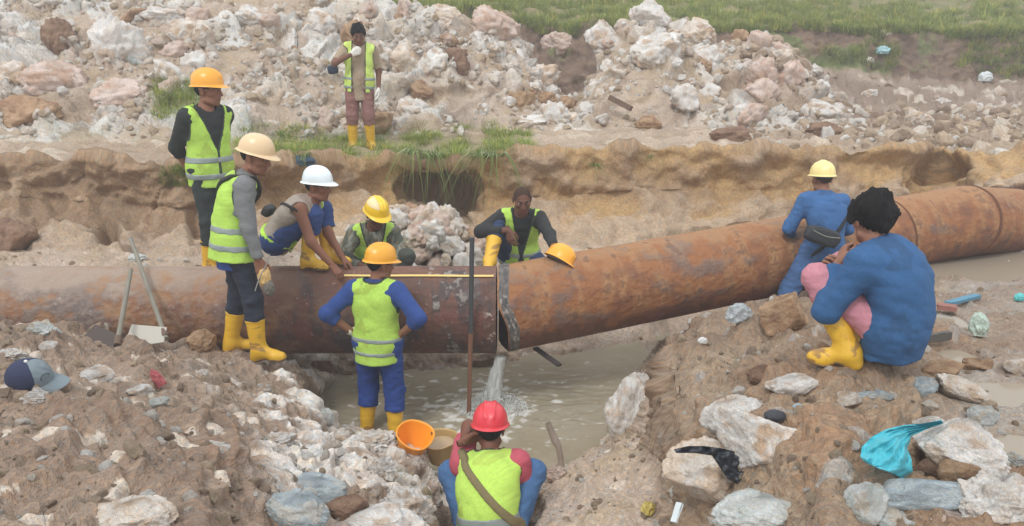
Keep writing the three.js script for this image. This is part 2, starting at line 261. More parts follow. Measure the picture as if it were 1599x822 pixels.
      disp = bed * behind * (1 - 0.35 * shelf) * (0.06 * (id - 0.5) * eA + 0.065 * tA * (0.4 + id) + 0.055 * (b2 - 0.4) * (0.3 + id2 * eB) + 0.018 * tB + 0.10 * mid + 0.022 * fine + 0.014 * ridged(x * 5, y * 5, z * 5));
      if (wet) disp *= 1 - 0.35 * wet;
      // left brown soil; whitish broken clay in the middle and by the shore; pinkish shelf; brown bank on the right
      const pale = clamp(sstep(380, 470, px + 60 * mid) * (1 - sstep(690, 740, px)) * 0.85 + sstep(250, 400, px) * (1 - sstep(470, 520, px)) * (k === 3 ? 0.6 : k === 4 ? 0.35 : 0));
      col = mix3(mix3(TONE.mud, TONE.brown, clamp(0.4 + 1.3 * mid)), TONE.red, clamp(0.9 * big) * 0.35);
      col = mix3(col, mix3(TONE.pink, TONE.white, clamp(id2 * 1.2 + mid * 0.8)), pale * sstep(0.25, 0.7, 0.4 + 0.9 * mid + 0.5 * (id - 0.5) + 0.3 * fine));
      col = mix3(col, mix3(TONE.pink, TONE.tan, clamp(0.45 + mid)), 0.85 * shelf);
      col = mix3(col, mix3(lin(150, 129, 106), lin(127, 105, 84), clamp(0.45 + 1.2 * mid)), right * 0.9); col = mix3(col, lin(160, 124, 92), right * 0.4 * sstep(0.3, 0.6, big + 0.4 * mid));
      if (id2 > 0.93 && px < 1000) col = mix3(col, TONE.cream, 0.75);
      if (id2 > 0.96 && px >= 1000) col = mix3(col, TONE.grey, 0.7);
      if (k >= 7) col = mix3(col, mix3(TONE.pink, TONE.tan, clamp(0.5 + mid)), 0.7);
      if (wet) col = mix3(col, mix3(TONE.grey, TONE.mud, clamp(0.5 + mid)), 0.6 * wet);
    }
    GP[q] += GN[q] * disp; GP[q + 1] += GN[q + 1] * disp; GP[q + 2] += GN[q + 2] * disp;
    for (const u of PUDDLES) { const e = Math.hypot((GP[q] - u.x) / u.w, (GP[q + 2] - u.z) / u.d) + 0.35 * noise(x * 2.2 / Math.sqrt(u.w), 4, z * 2.2 / Math.sqrt(u.w)); if (e < 1) GP[q + 1] = lerp(u.y - 0.03, u.y + 0.012, sstep(0.6, 1, e)) + 0.3 * disp * sstep(0.5, 1, e); else if (e < 1.7) { const w = lerp(u.y + 0.012, GP[q + 1], sstep(1, 1.7, e)); GP[q + 1] = w; } }
    const v = 1.28 * (1 + 0.10 * fine);
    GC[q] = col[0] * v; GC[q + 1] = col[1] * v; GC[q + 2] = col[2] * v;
  }
}
gridNormals();
function gridPiece(r0, r1) {
  const n = r1 - r0 + 1, pos = new Float32Array(NC * n * 3), nor = new Float32Array(NC * n * 3), col = new Float32Array(NC * n * 3), uv = new Float32Array(NC * n * 2), idx = [];
  for (let c = 0; c < NC; c++) for (let r = 0; r < n; r++) {
    const a = (c * n + r) * 3, b = gi(c, r + r0) * 3;
    for (let e = 0; e < 3; e++) { pos[a + e] = GP[b + e]; nor[a + e] = GN[b + e]; col[a + e] = GC[b + e]; }
    uv[(c * n + r) * 2] = GUV[gi(c, r + r0) * 2]; uv[(c * n + r) * 2 + 1] = GUV[gi(c, r + r0) * 2 + 1];
    if (c < NC - 1 && r < n - 1) { const i = c * n + r; idx.push(i, i + n, i + 1, i + 1, i + n, i + n + 1); }
  }
  const g = new THREE.BufferGeometry();
  g.setAttribute('position', new THREE.BufferAttribute(pos, 3)); g.setAttribute('normal', new THREE.BufferAttribute(nor, 3)); g.setAttribute('color', new THREE.BufferAttribute(col, 3)); g.setAttribute('uv', new THREE.BufferAttribute(uv, 2)); g.setIndex(idx);
  return g;
}
const soil = grainTex(1024, 64, 11, 0.84, 1.0, 4, 0.8), stone = grainTex(1024, 40, 23, 0.86, 1.0, 4, 0.75);
for (const t of [soil.map, soil.bump]) t.repeat.set(0.9, 0.9);
for (const t of [stone.map, stone.bump]) t.repeat.set(1.6, 1.6);
const soilMat = new THREE.MeshStandardMaterial({ vertexColors: true, map: soil.map, bumpMap: soil.bump, bumpScale: 0.006, roughness: 0.72 });
const heapMat = new THREE.MeshStandardMaterial({ vertexColors: true, map: stone.map, bumpMap: stone.bump, bumpScale: 0.008, roughness: 0.95 });
const turfMat = new THREE.MeshStandardMaterial({ vertexColors: true, map: soil.map, bumpMap: soil.bump, bumpScale: 0.01, roughness: 1 });
struct('ground', gridPiece(0, rowAt[9]), soilMat, 'churned brown and whitish clay banks and trench floor around the pipe');
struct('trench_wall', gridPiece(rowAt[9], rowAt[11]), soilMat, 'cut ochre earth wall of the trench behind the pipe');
struct('berm', gridPiece(rowAt[11], rowAt[12]), soilMat, 'trodden earth ledge along the top of the trench wall');
struct('spoil_heap', gridPiece(rowAt[12], rowAt[15]), heapMat, 'heap of broken pale limestone and clay behind the trench');
struct('clearing', gridPiece(rowAt[15], rowAt[16]), soilMat, 'churned muddy flat behind the spoil heap');
struct('earth_bank', gridPiece(rowAt[16], rowAt[17]), soilMat, 'eroded brown earth bank below the grass');
struct('hillside', gridPiece(rowAt[17], rowAt[19]), turfMat, 'grassy hillside at the back');

// finding the land again: the grid point that a place of the picture shows, and the height at a place
const colNear = (px) => { let lo = 0, hi = NC - 1; while (hi - lo > 1) { const m = (lo + hi) >> 1; if (COLS[m] > px) hi = m; else lo = m; } return Math.abs(COLS[lo] - px) < Math.abs(COLS[hi] - px) ? lo : hi; };
const project = (x, y, z) => { const d = -z, zc = zcOf(d, y); return [CX + FPX * x / zc, CY + FPX * ((EYE - y) * Math.cos(TH) - d * Math.sin(TH)) / zc]; };
function hit(px, py) {
  const c = colNear(px);
  for (let r = rowAt[1] - 8; r < NR; r++) { const q = gi(c, r) * 3; if (project(GP[q], GP[q + 1], GP[q + 2])[1] <= py) return { p: V(xOf(px, -GP[q + 2], GP[q + 1]), GP[q + 1], GP[q + 2]), n: V(GN[q], GN[q + 1], GN[q + 2]) }; }
  return null;
}
const HX0 = -9, HZ0 = -20, HS = 0.05, HW = 400, HD = 400, HM = new Float32Array(HW * HD).fill(-9);
for (let i = 0; i < NR * NC; i++) { const a = Math.floor((GP[i * 3] - HX0) / HS), b = Math.floor((GP[i * 3 + 2] - HZ0) / HS); if (a >= 0 && b >= 0 && a < HW && b < HD) { const k = b * HW + a; if (GP[i * 3 + 1] > HM[k]) HM[k] = GP[i * 3 + 1]; } }
for (let it = 0; it < 4; it++) { const o = HM.slice(); for (let b = 1; b < HD - 1; b++) for (let a = 1; a < HW - 1; a++) if (o[b * HW + a] < -5) { let m = 0, n = 0; for (const e of [-1, 1, -HW, HW]) if (o[b * HW + a + e] > -5) { m += o[b * HW + a + e]; n++; } if (n) HM[b * HW + a] = m / n; } }
const heightAt = (x, z) => { const a = clamp(Math.floor((x - HX0) / HS), 0, HW - 1), b = clamp(Math.floor((z - HZ0) / HS), 0, HD - 1); return HM[b * HW + a]; };

// ------------------------------------------------------------------ water
const POOL = 0.0;
const JET = V(-0.16, POOL, -5.98);                                      // where the jet from the joint lands
{
  const nx = 400, nz = 380, x0 = -2.6, x1 = 2.8, z0 = -8.6, z1 = -4.1, g = new THREE.PlaneGeometry(x1 - x0, z1 - z0, nx, nz); g.rotateX(-Math.PI / 2); g.translate((x0 + x1) / 2, POOL, (z0 + z1) / 2);
  const p = g.attributes.position, col = new Float32Array(p.count * 3), silt = lin(150, 140, 116), milk = lin(160, 150, 129), froth = lin(224, 222, 214);
  for (let i = 0; i < p.count; i++) {
    const x = p.getX(i), z = p.getZ(i), d = Math.hypot(x - JET.x, z - JET.z), a = Math.atan2(z - JET.z, x - JET.x);
    const rip = Math.sin(d * 30 - 3 * noise(x * 3, 0, z * 3)) * 0.004 * Math.exp(-d * 1.3) * sstep(0.05, 0.3, d) * clamp(0.5 + 1.5 * noise(x * 2.2, 5, z * 2.2)), chop = 0.010 * fbm(x * 5, z * 9, 3, 4) * (0.25 + Math.exp(-d * 0.8)), boil = (0.05 * Math.exp(-d * d * 28) + 0.02 * Math.exp(-d * d * 6)) * (0.5 + fbm(x * 14, z * 14, 1, 3));
    p.setY(i, POOL + rip + chop + boil);
    // churned froth where the jet falls, drifting away in torn patches; silt clouds elsewhere
    const f = sstep(0.0, 0.5, fbm(x * 9 + 3, z * 12, 2, 4) + 0.95 * Math.exp(-d * d * 12) - 0.34 * d - 0.12 * Math.cos(a));
    col.set(mix3(mix3(silt, milk, clamp(0.5 + fbm(x * 1.2, z * 1.6, 8, 3))), froth, f * 0.85), i * 3);
  }
  g.setAttribute('color', new THREE.BufferAttribute(col, 3)); g.computeVertexNormals();
  const m = new THREE.MeshPhysicalMaterial({ vertexColors: true, roughness: 0.14, ior: 1.33, specularIntensity: 1 });
  struct('water', g, m, 'murky olive brown water standing in the trench under the pipe');
}

// ------------------------------------------------------------------ the two pipe sections
const R = 0.37, PAX = -6.2, PAY = 0.82, JX = -0.13;
const pipeA = V(JX, PAY, PAX), pipeB = V(4.72, 1.235, -7.87), pipeC = V(9.04, 0.65, -10.24);
const RUST = { orange: lin(150, 99, 60), amber: lin(165, 123, 82), brown: lin(122, 80, 56), dark: lin(92, 62, 50), slate: lin(114, 105, 100), dust: lin(166, 146, 128), lime: lin(206, 198, 186), wine: lin(112, 66, 52), soot: lin(70, 56, 54) };
const toS = (c) => { const k = new THREE.Color().setRGB(...c); const o = k.getRGB({ r: 0, g: 0, b: 0 }, THREE.SRGBColorSpace); return [o.r, o.g, o.b]; };
function rustTex(len, circ, fn) {
  const w = 2048, h = 640, bump = new Float32Array(w * h);
  const map = dataTex(w, h, (i, j) => {
    const u = i / w * len, f = j / h * 2 * Math.PI, y = Math.sin(f), z = Math.cos(f);
    const X = u * 1, big = fbm(X * 1.4, y * 0.9 + 5, z * 0.9, 3), mid = fbm(X * 4.5, y * 2.4, z * 2.4 + 11, 4), fine = fbm(X * 17, y * 7, z * 7 + 31, 3), run = fbm(X * 9, y * 1.1, z * 1.1 + 60, 3), speck = noise(X * 42, y * 16, z * 16);
    bump[j * w + i] = clamp(0.5 + 0.35 * fine + 0.25 * mid);
    return toS(fn(u, f, { big, mid, fine, run, speck }));
  });
  const b = dataTex(w, h, (i, j) => { const v = bump[j * w + i]; return [v, v, v]; }, false);
  return new THREE.MeshStandardMaterial({ map, bumpMap: b, bumpScale: 0.014, roughness: 0.72, metalness: 0.0 });
}
const LEN1 = 6.6, LEN2 = 7.2, CIRC = 2 * Math.PI * R;
const rust1 = rustTex(LEN1, CIRC, (u, f, n) => {
  const x = u - LEN1 + JX, top = Math.max(0, Math.sin(f)), west = 1 - sstep(-2.9, -1.3, x + 0.7 * n.mid);
  let a = mix3(RUST.amber, RUST.brown, clamp(0.55 + 1.1 * n.mid)); a = mix3(a, RUST.orange, clamp(0.2 + n.run));
  a = mix3(a, RUST.slate, 0.85 * sstep(-0.05, 0.55, n.big + 0.5 * n.mid + 0.3 * n.fine + 0.35 * (1 - sstep(-4.2, -3.5, x)))); a = mix3(a, RUST.dust, clamp(sstep(0.5, 1.0, top + 0.5 * n.mid) * 0.9));
  a = mix3(a, RUST.dust, 0.3 * clamp(0.5 + 2 * n.fine));
  let b = mix3(RUST.dark, RUST.wine, clamp(0.45 + 1.2 * n.mid)); b = mix3(b, RUST.soot, sstep(0.0, 0.4, n.run + 0.4 * n.big)); b = mix3(b, RUST.slate, 0.6 * sstep(0.15, 0.45, n.big + 0.5 * n.fine) * sstep(0.2, 0.5, top)); b = mix3(b, RUST.brown, sstep(0.8, 1.0, top + 0.35 * n.mid) * 0.8);
  let c = mix3(b, a, west);
  if (n.speck > 0.55) c = mix3(c, RUST.lime, 0.3 * clamp(0.5 + 2 * n.mid));
  c = mix3(c, RUST.lime, 0.7 * sstep(0.2, 0.5, n.fine + 0.4 * n.mid) * sstep(-0.24, -0.17, x) * sstep(-0.4, 0.1, Math.sin(f) + 0.3) * (1 - sstep(0.45, 0.7, Math.sin(f))));
  c = mix3(c, RUST.lime, 0.35 * sstep(0.45, 0.7, n.run + 0.5 * n.fine) * sstep(-1.0, -0.7, x) * (1 - sstep(-0.5, -0.2, x)));
  return mix3(c, RUST.slate, 0.15);
});
const rust2 = rustTex(LEN2, CIRC, (u, f, n) => {
  const s = Math.sin(f);
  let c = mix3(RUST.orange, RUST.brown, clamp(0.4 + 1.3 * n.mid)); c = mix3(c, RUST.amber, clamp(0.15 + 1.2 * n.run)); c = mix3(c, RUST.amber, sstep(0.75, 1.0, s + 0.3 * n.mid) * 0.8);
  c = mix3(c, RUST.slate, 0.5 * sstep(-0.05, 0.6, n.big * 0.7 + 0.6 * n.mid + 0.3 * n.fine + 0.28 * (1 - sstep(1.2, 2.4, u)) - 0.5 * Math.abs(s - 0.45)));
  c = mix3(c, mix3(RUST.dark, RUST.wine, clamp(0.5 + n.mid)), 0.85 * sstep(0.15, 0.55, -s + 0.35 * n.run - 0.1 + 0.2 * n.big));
  if (n.speck > 0.55) c = mix3(c, RUST.dust, 0.25);
  c = mix3(c, RUST.dark, 0.5 * sstep(0.35, 0.6, n.run * 0.8 + 0.5 * n.fine));
  return c;
});
function pipeGeo(path, len, startFn, steps, r = R, wall = 0.014, dent = 0.004) {      // path: points; startFn(phi) shifts the first end along the axis
  const N = 96, pos = [], uv = [], idx = [], cum = [0]; for (let i = 1; i < path.length; i++) cum.push(cum[i - 1] + path[i].distanceTo(path[i - 1]));
  const total = cum.at(-1), rings = [];
  const frame = (s) => { let i = 0; while (i < path.length - 2 && s > cum[i + 1]) i++; const d = path[i + 1].clone().sub(path[i]).normalize(); let dd = d; const j = i + 1; // mitre near a bend
    if (j < path.length - 1 && s > cum[j] - 0.25) { const e = path[j + 1].clone().sub(path[j]).normalize(); dd = d.clone().lerp(e, 0.5 * sstep(-0.25, 0, s - cum[j])).normalize(); }
    if (i > 0 && s < cum[i] + 0.25) { const e = path[i].clone().sub(path[i - 1]).normalize(); dd = e.clone().lerp(d, 0.5 + 0.5 * sstep(0, 0.25, s - cum[i])).normalize(); }
    return { c: path[i].clone().addScaledVector(d, s - cum[i]), d: dd }; };
  const ring = (s, rr, inner) => {
    const { c, d } = frame(s), e1 = V(0, 1, 0).cross(d).normalize(); if (e1.z < 0) e1.negate(); const e2 = V(0, 1, 0).addScaledVector(d, -d.y).normalize();
    const start = pos.length / 3;
    for (let k = 0; k <= N; k++) {
      const f = k / N * 2 * Math.PI, off = e1.clone().multiplyScalar(Math.cos(f)).addScaledVector(e2, Math.sin(f)), q = rr + (inner ? 0 : dent * fbm(s * 1.3, Math.cos(f) * 1.5, Math.sin(f) * 1.5, 3));
      const sh = startFn ? startFn(off.clone().multiplyScalar(rr), d, f) * (1 - sstep(0, 0.5, s)) : 0;
      const p = c.clone().addScaledVector(off, q).addScaledVector(d, sh);
      pos.push(p.x, p.y, p.z); uv.push((s + sh) / len, k / N);
    }
    return start;
  };
  const join = (a, b, flip) => { for (let k = 0; k < N; k++) flip ? idx.push(a + k, b + k, a + k + 1, a + k + 1, b + k, b + k + 1) : idx.push(a + k, a + k + 1, b + k, a + k + 1, b + k + 1, b + k); };
  for (let i = 0; i <= steps; i++) rings.push(ring(total * i / steps, r)); for (let i = 0; i < steps; i++) join(rings[i], rings[i + 1], true);
  const inn = []; for (let i = 0; i <= steps; i += 4) inn.push(ring(total * i / steps, r - wall, true)); for (let i = 0; i < inn.length - 1; i++) join(inn[i], inn[i + 1], false);
  join(ring(0, r), ring(0, r - wall, true), false); join(ring(total, r), ring(total, r - wall, true), true);
  const g = new THREE.BufferGeometry(); g.setAttribute('position', new THREE.Float32BufferAttribute(pos, 3)); g.setAttribute('uv', new THREE.Float32BufferAttribute(uv, 2)); g.setIndex(idx); g.computeVertexNormals(); return g;
}
// the cut end of the rising section: shut at the top, open towards the bottom
const gapFn = (off, d, f) => { const s = Math.sin(f), gap = 0.010 + 0.09 * sstep(0.25, 0.95, Math.cos(f + 0.75)); return (JX + gap - pipeA.x - off.x) / d.x; };
const beadMat = new THREE.MeshStandardMaterial({ color: new THREE.Color(...lin(120, 78, 52)), bumpMap: stone.bump, bumpScale: 0.01, roughness: 0.8 });
function bead(parent, path, s, w, dr, mat, name, startFn) {              // a raised band round the pipe
  const d = path[1].clone().sub(path[0]).normalize(), N = 96, M = 7, pos = [], idx = [], uv = [], e1 = V(0, 1, 0).cross(d).normalize(); if (e1.z < 0) e1.negate(); const e2 = V(0, 1, 0).addScaledVector(d, -d.y).normalize();
  for (let m = 0; m <= M; m++) for (let k = 0; k <= N; k++) {
    const f = k / N * 2 * Math.PI, t = m / M * 2 - 1, off = e1.clone().multiplyScalar(Math.cos(f)).addScaledVector(e2, Math.sin(f)), rr = R + 0.0005 + dr * (1 - t * t) + dr * 0.5 * noise(f * 8, t * 2, s * 9) * (1 - t * t), sh = startFn ? startFn(off.clone().multiplyScalar(R), d, f) : 0;
    const p = path[0].clone().addScaledVector(d, s + t * w / 2 + sh).addScaledVector(off, rr); pos.push(p.x, p.y, p.z); uv.push(f * R, t * w);
  }
  for (let m = 0; m < M; m++) for (let k = 0; k < N; k++) { const a = m * (N + 1) + k, b = a + N + 1; idx.push(a, b, a + 1, a + 1, b, b + 1); }
  const g = new THREE.BufferGeometry(); g.setAttribute('position', new THREE.Float32BufferAttribute(pos, 3)); g.setAttribute('uv', new THREE.Float32BufferAttribute(uv, 2)); g.setIndex(idx); g.computeVertexNormals(); return part(name, g, mat, parent);
}
const pathL = [V(JX - LEN1, PAY, PAX), V(JX, PAY, PAX)], pathR = [pipeA, pipeB, pipeC];
const pipeL = thing('steel_pipe', 'long level rusty steel pipe on the left, dark brown by its open end', 'pipe');
part('pipe_shell', pipeGeo(pathL, LEN1, null, 160), rust1, pipeL);
const pipeR = thing('steel_pipe', 'orange rusted steel pipe rising to the right behind the two men in blue', 'pipe');
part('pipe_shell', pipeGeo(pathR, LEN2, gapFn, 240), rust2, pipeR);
bead(pipeR, pathR, 4.15, 0.026, 0.005, beadMat, 'weld_seam'); bead(pipeR, [pipeB, pipeC], 0.02, 0.05, 0.01, beadMat, 'weld_seam'); bead(pipeR, [pipeB, pipeC], 0.95, 0.03, 0.008, beadMat, 'weld_seam');
{ // torn grey coating left round the cut end
  const cut = dataTex(512, 128, (i, j) => { const a = fbm(i / 512 * 34, j / 128 * 2.2, 4, 4), b = fbm(i / 512 * 40, j / 128 * 2.6, 9, 4); return toS(mix3(mix3(lin(98, 95, 94), lin(142, 134, 127), clamp(0.5 + a)), lin(206, 200, 192), 0.8 * sstep(0.1, 0.45, b + 0.5 * a - 0.1) * (i < 60 || i > 470 ? 1 : 0.1))); });
  cut.repeat.set(1 / CIRC, 1 / 0.16); cut.offset.set(0, 0.5);
  const d = pipeB.clone().sub(pipeA).normalize();
  bead(pipeR, pathR, 0.056, 0.09, 0.003, new THREE.MeshStandardMaterial({ map: cut, bumpMap: stone.bump, bumpScale: 0.01, roughness: 0.85 }), 'coating_band', gapFn);
}
// the height of the top of a pipe section at x
const topL = (x) => PAY + R;
const axisR = (t) => pipeA.clone().lerp(pipeB, t);

// ------------------------------------------------------------------ stones
function rockGeo(seed, detail, o = {}) {                                 // a weathered block of about unit radius
  const r = rng(seed), g0 = new THREE.IcosahedronGeometry(1, detail), planes = [], np = o.planes ?? 9; g0.deleteAttribute('normal'); g0.deleteAttribute('uv');
  const g = mergeVertices(g0, 1e-4), p = g.attributes.position, off = r() * 100, col = new Float32Array(p.count * 3), uv = new Float32Array(p.count * 2);
  for (let i = 0; i < np; i++) { const v = V(r() * 2 - 1, r() * 2 - 1, r() * 2 - 1).normalize(); planes.push([v, lerp(o.cut ?? 0.5, 0.92, r())]); }
  const k = o.sharp ?? 22, rough = o.rough ?? 0.075, pal = o.pal ?? [TONE.white, TONE.cream, TONE.pink], n = V(0, 0, 0);
  for (let i = 0; i < p.count; i++) {
    n.fromBufferAttribute(p, i).normalize(); let s = Math.pow(1, -k); s = 1;
    for (const [v, h] of planes) { const d = n.dot(v); if (d > 0.05) s += Math.pow(d / h, k); }
    let R0 = Math.pow(s, -1 / k) * 1.12; const x = n.x * R0, y = n.y * R0, z = n.z * R0;
    const a = fbm(x * 1.6 + off, y * 1.6, z * 1.6, 3), b = fbm(x * 4.5 + off, y * 4.5, z * 4.5, o.detail > 15 || detail > 15 ? 5 : 4, 0.58), c = ridged(x * 2.6 + off, y * 2.6 + 4, z * 2.6, 3);
    const W1 = worley(x * 1.9 + off, y * 1.9, z * 1.9), t1 = W1.tilt + 0.5 * (W1.id - 0.5) * W1.edge, W2 = worley(x * 4.6 + off, y * 4.6, z * 4.6), t2 = W2.tilt + 0.4 * (W2.id - 0.5) * W2.edge;
    R0 *= 1 + rough * (1.6 * t1 + 0.8 * t2 + 0.9 * a + 0.55 * b + 0.28 * c - 0.15 * (o.pit ?? 0.5) * Math.max(0, noise(x * 9, y * 9 + off, z * 9)));
    p.setXYZ(i, n.x * R0, n.y * R0, n.z * R0);
    let q = mix3(pal[0], pal[1], sstep(-0.25, 0.35, a + 0.5 * b)); q = mix3(q, pal[2], (o.stain ?? 0.7) * sstep(0.05, 0.45, fbm(x * 1.3 + off + 30, y * 1.3, z * 1.3, 4)));
    const v = 1.24 * (1 + 0.10 * b); col.set([q[0] * v, q[1] * v, q[2] * v], i * 3);
    uv[i * 2] = Math.atan2(n.x, n.z) * 0.35; uv[i * 2 + 1] = n.y * 0.5 + n.x * 0.2;
  }
  g.setAttribute('color', new THREE.BufferAttribute(col, 3)); g.setAttribute('uv', new THREE.BufferAttribute(uv, 2)); g.computeVertexNormals(); return g;
}
const rockMat = new THREE.MeshStandardMaterial({ vertexColors: true, map: stone.map, bumpMap: stone.bump, bumpScale: 0.003, roughness: 0.93 });
const PAL = { white: [lin(218, 214, 208), lin(202, 194, 184), lin(186, 160, 134)], grey: [lin(200, 202, 198), lin(180, 184, 178), lin(190, 174, 152)], cream: [lin(216, 206, 194), lin(202, 184, 164), lin(178, 150, 122)], pink: [lin(206, 188, 176), lin(194, 170, 154), lin(176, 144, 122)], tan: [lin(176, 146, 116), lin(160, 128, 98), lin(140, 108, 84)], brown: [lin(146, 118, 96), lin(130, 102, 82), lin(116, 88, 70)], blue: [lin(180, 190, 192), lin(150, 160, 164), lin(196, 190, 178)] };
// a stone that fills a given box of the picture where it stands on the land
let rockSeed = 300;
function boulder([px, py, w, h], pal, label, o = {}) {
  const H = hit(px, py + h * (o.foot ?? 0.38)) ?? hit(px, py + h), d = o.d ?? -H.p.z, zc = zcOf(d, H.p.y), sx = 1.12 * w / 2 * zc / FPX, sy = 1.12 * h / 2 * zc / FPX / 0.95, g = rockGeo(rockSeed++, o.detail ?? 18, { pal: PAL[pal], ...o });
  g.computeBoundingBox(); const b = g.boundingBox, sz = (o.deep ?? 0.85) * Math.max(sx * 0.8, sy);
  const m = part(o.name ?? 'boulder', g, rockMat); m.scale.set(2 * sx / (b.max.x - b.min.x), 2 * sy / (b.max.y - b.min.y), 2 * sz / (b.max.z - b.min.z)); const back = d + sz * 0.6; m.position.copy(place(px, py, back)); m.rotation.set(o.rx ?? 0, 0, o.rz ?? 0);
  tag(m, label, o.cat ?? 'boulder', o.group); return m;
}
boulder([1112, 745, 150, 100], 'cream', 'long cream boulder under the black plastic, lowest of the leaning pair', { rz: -0.35, cut: 0.55, planes: 8, foot: 0.3, detail: 26 });
boulder([1188, 690, 148, 98], 'white', 'large pale boulder with a brown hollow side, tilted above the black plastic', { rz: -0.5, cut: 0.5, planes: 7, detail: 26, stain: 1, foot: 0.3 });
boulder([1145, 655, 90, 60], 'white', 'white stone slab propped behind the large tilted boulder', { rz: 0.3, cut: 0.5 });
boulder([1192, 808, 142, 66], 'grey', 'rounded grey white boulder at the bottom edge below the black plastic', { cut: 0.75, planes: 6, stain: 0.25, detail: 26 });
boulder([1444, 773, 158, 60], 'blue', 'oblong grey block lying flat below the turquoise cloth', { cut: 0.5, planes: 12, sharp: 20, rough: 0.05, stain: 0.3, detail: 26, deep: 0.6 });
boulder([1488, 703, 150, 84], 'white', 'broad cream boulder that carries the turquoise cloth', { rz: -0.35, cut: 0.55, detail: 24 });
boulder([1560, 790, 130, 100], 'white', 'whitish clay lump in the bottom right corner', { cut: 0.7, rough: 0.14, stain: 0.35, detail: 24 });
boulder([1455, 732, 54, 42], 'brown', 'brown stone wedged under the cream boulder, beside the turquoise cloth', {});
boulder([1500, 738, 56, 44], 'tan', 'tan stone wedged under the cream boulder, right of the brown one', {});
boulder([1352, 790, 66, 66], 'grey', 'grey stone leaning at the left end of the oblong grey block', { cut: 0.5 });
boulder([1396, 812, 84, 36], 'grey', 'low grey stone at the bottom edge under the oblong grey block', {});
boulder([1490, 815, 80, 30], 'pink', 'low pinkish stone at the bottom edge right of the low grey one', {});
boulder([1222, 495, 76, 60], 'tan', 'tan angular stone in front of the man with the waist bag', { cut: 0.5, planes: 8, sharp: 22 });
boulder([1236, 604, 78, 36], 'white', 'flat pale stone half buried left of the squatting man', { cut: 0.5 });
boulder([1190, 582, 46, 34], 'brown', 'brown clod on the bank left of the flat pale stone', {});
boulder([1157, 612, 26, 16], 'white', 'small white stone on the brown bank above the propped slab', { detail: 10 });
boulder([1323, 626, 42, 26], 'cream', 'small orange tinged stone below the flat slab of the squatting man', { detail: 12 });
boulder([1343, 612, 66, 14], 'blue', 'thin blue grey sliver of stone under the flat slab', { detail: 12 });
boulder([1380, 618, 30, 14], 'blue', 'small blue grey stone right of the thin sliver', { detail: 10 });
boulder([1442, 606, 46, 28], 'blue', 'blue grey stone at the edge of the puddle', {});
boulder([1498, 612, 86, 40], 'cream', 'long cream stone lying at the edge of the puddle', { rz: -0.35 });
boulder([1536, 650, 44, 34], 'grey', 'grey stone standing in the puddle', {});
boulder([1449, 668, 48, 40], 'white', 'pointed white stone behind the tail of the turquoise cloth', { cut: 0.45, planes: 6 });
boulder([1580, 718, 40, 26], 'grey', 'double lump of pale stone in the right hand puddle', { rough: 0.25 });
boulder([1585, 575, 40, 30], 'cream', 'cream stone at the right edge beyond the puddle', {});
boulder([1530, 570, 44, 26], 'tan', 'tan stone between the shallow puddles', {});
boulder([1470, 580, 70, 34], 'tan', 'low tan rock ledge right of the squatting man', {});
boulder([984, 640, 74, 96], 'white', 'white boulder standing at the right shore of the pool', { cut: 0.5, foot: 0.3 });
boulder([1012, 596, 36, 40], 'white', 'white stone above the boulder at the right shore', {});
boulder([925, 658, 70, 28], 'pink', 'low pinkish rock spit in the pool', { rough: 0.2 });
boulder([868, 738, 40, 30], 'pink', 'pinkish clod round the foot of the stick', { rough: 0.2, name: 'clod', cat: 'clod' });
boulder([206, 812, 130, 64], 'cream', 'rounded cream boulder at the bottom left edge', { cut: 0.78, planes: 6, detail: 26 });
boulder([148, 586, 52, 26], 'white', 'white stone right of the cap', {});
boulder([216, 612, 38, 18], 'white', 'small white stone on the left bank left of the red rag', { detail: 12 });
boulder([250, 628, 30, 18], 'grey', 'small grey stone below the red rag', { detail: 12 });
boulder([70, 516, 52, 26], 'grey', 'grey white stone by the left pipe above the cap', { rough: 0.2 });
boulder([76, 541, 26, 14], 'white', 'small white stone between the cap and the grey one', { detail: 10 });
boulder([14, 556, 46, 20], 'white', 'white lump at the left edge behind the cap', { rough: 0.2 });
boulder([60, 618, 44, 24], 'white', 'white clay lump against the front of the cap', { rough: 0.2 });
boulder([34, 660, 22, 12], 'white', 'tiny white stone below the cap', { detail: 10 });
boulder([316, 536, 42, 38], 'tan', 'round brown clod in front of the pipe left of the yellow boots', { name: 'clod', cat: 'clod', cut: 0.7, rough: 0.1 });
boulder([340, 705, 50, 32], 'white', 'white streaked stone on the left slope', { rz: -0.6 });
boulder([498, 768, 96, 40], 'blue', 'pale blue grey slab lying in the bottom middle', { rz: -0.2, cut: 0.5, deep: 0.8 });
boulder([462, 798, 92, 52], 'blue', 'dark blue grey slab in front of the pale one at the bottom', { rz: -0.3, cut: 0.5 });
boulder([542, 792, 64, 36], 'brown', 'brownish stone right of the blue grey slabs', {});
boulder([575, 812, 110, 40], 'white', 'white stone at the bottom edge below the brownish one', {});
boulder([640, 790, 80, 60], 'white', 'white clay lump at the bottom left of the man in the red helmet', { rough: 0.22 });
boulder([440, 690, 50, 26], 'white', 'small white clay lump above the pale slab', { rough: 0.2 });
boulder([585, 690, 70, 34], 'white', 'white clay hump beside the orange bucket', { rough: 0.25 });
boulder([600, 735, 44, 40], 'white', 'white clay knob below the orange bucket', { rough: 0.25 });
boulder([646, 610, 44, 26], 'pink', 'pinkish stone in the water right of the standing man', { rough: 0.18 });
boulder([676, 600, 34, 20], 'cream', 'small cream stone in the water under the pipe', { rough: 0.18 });
boulder([507, 655, 34, 30], 'grey', 'grey stone at the left shore of the pool', {});
boulder([500, 575, 30, 26], 'brown', 'brown stone under the left pipe by the pool', {});
boulder([18, 372, 70, 56], 'brown', 'slab of brown earth leaning on the foot of the left trench wall', { cut: 0.5, cat: 'earth slab', name: 'earth_slab' });
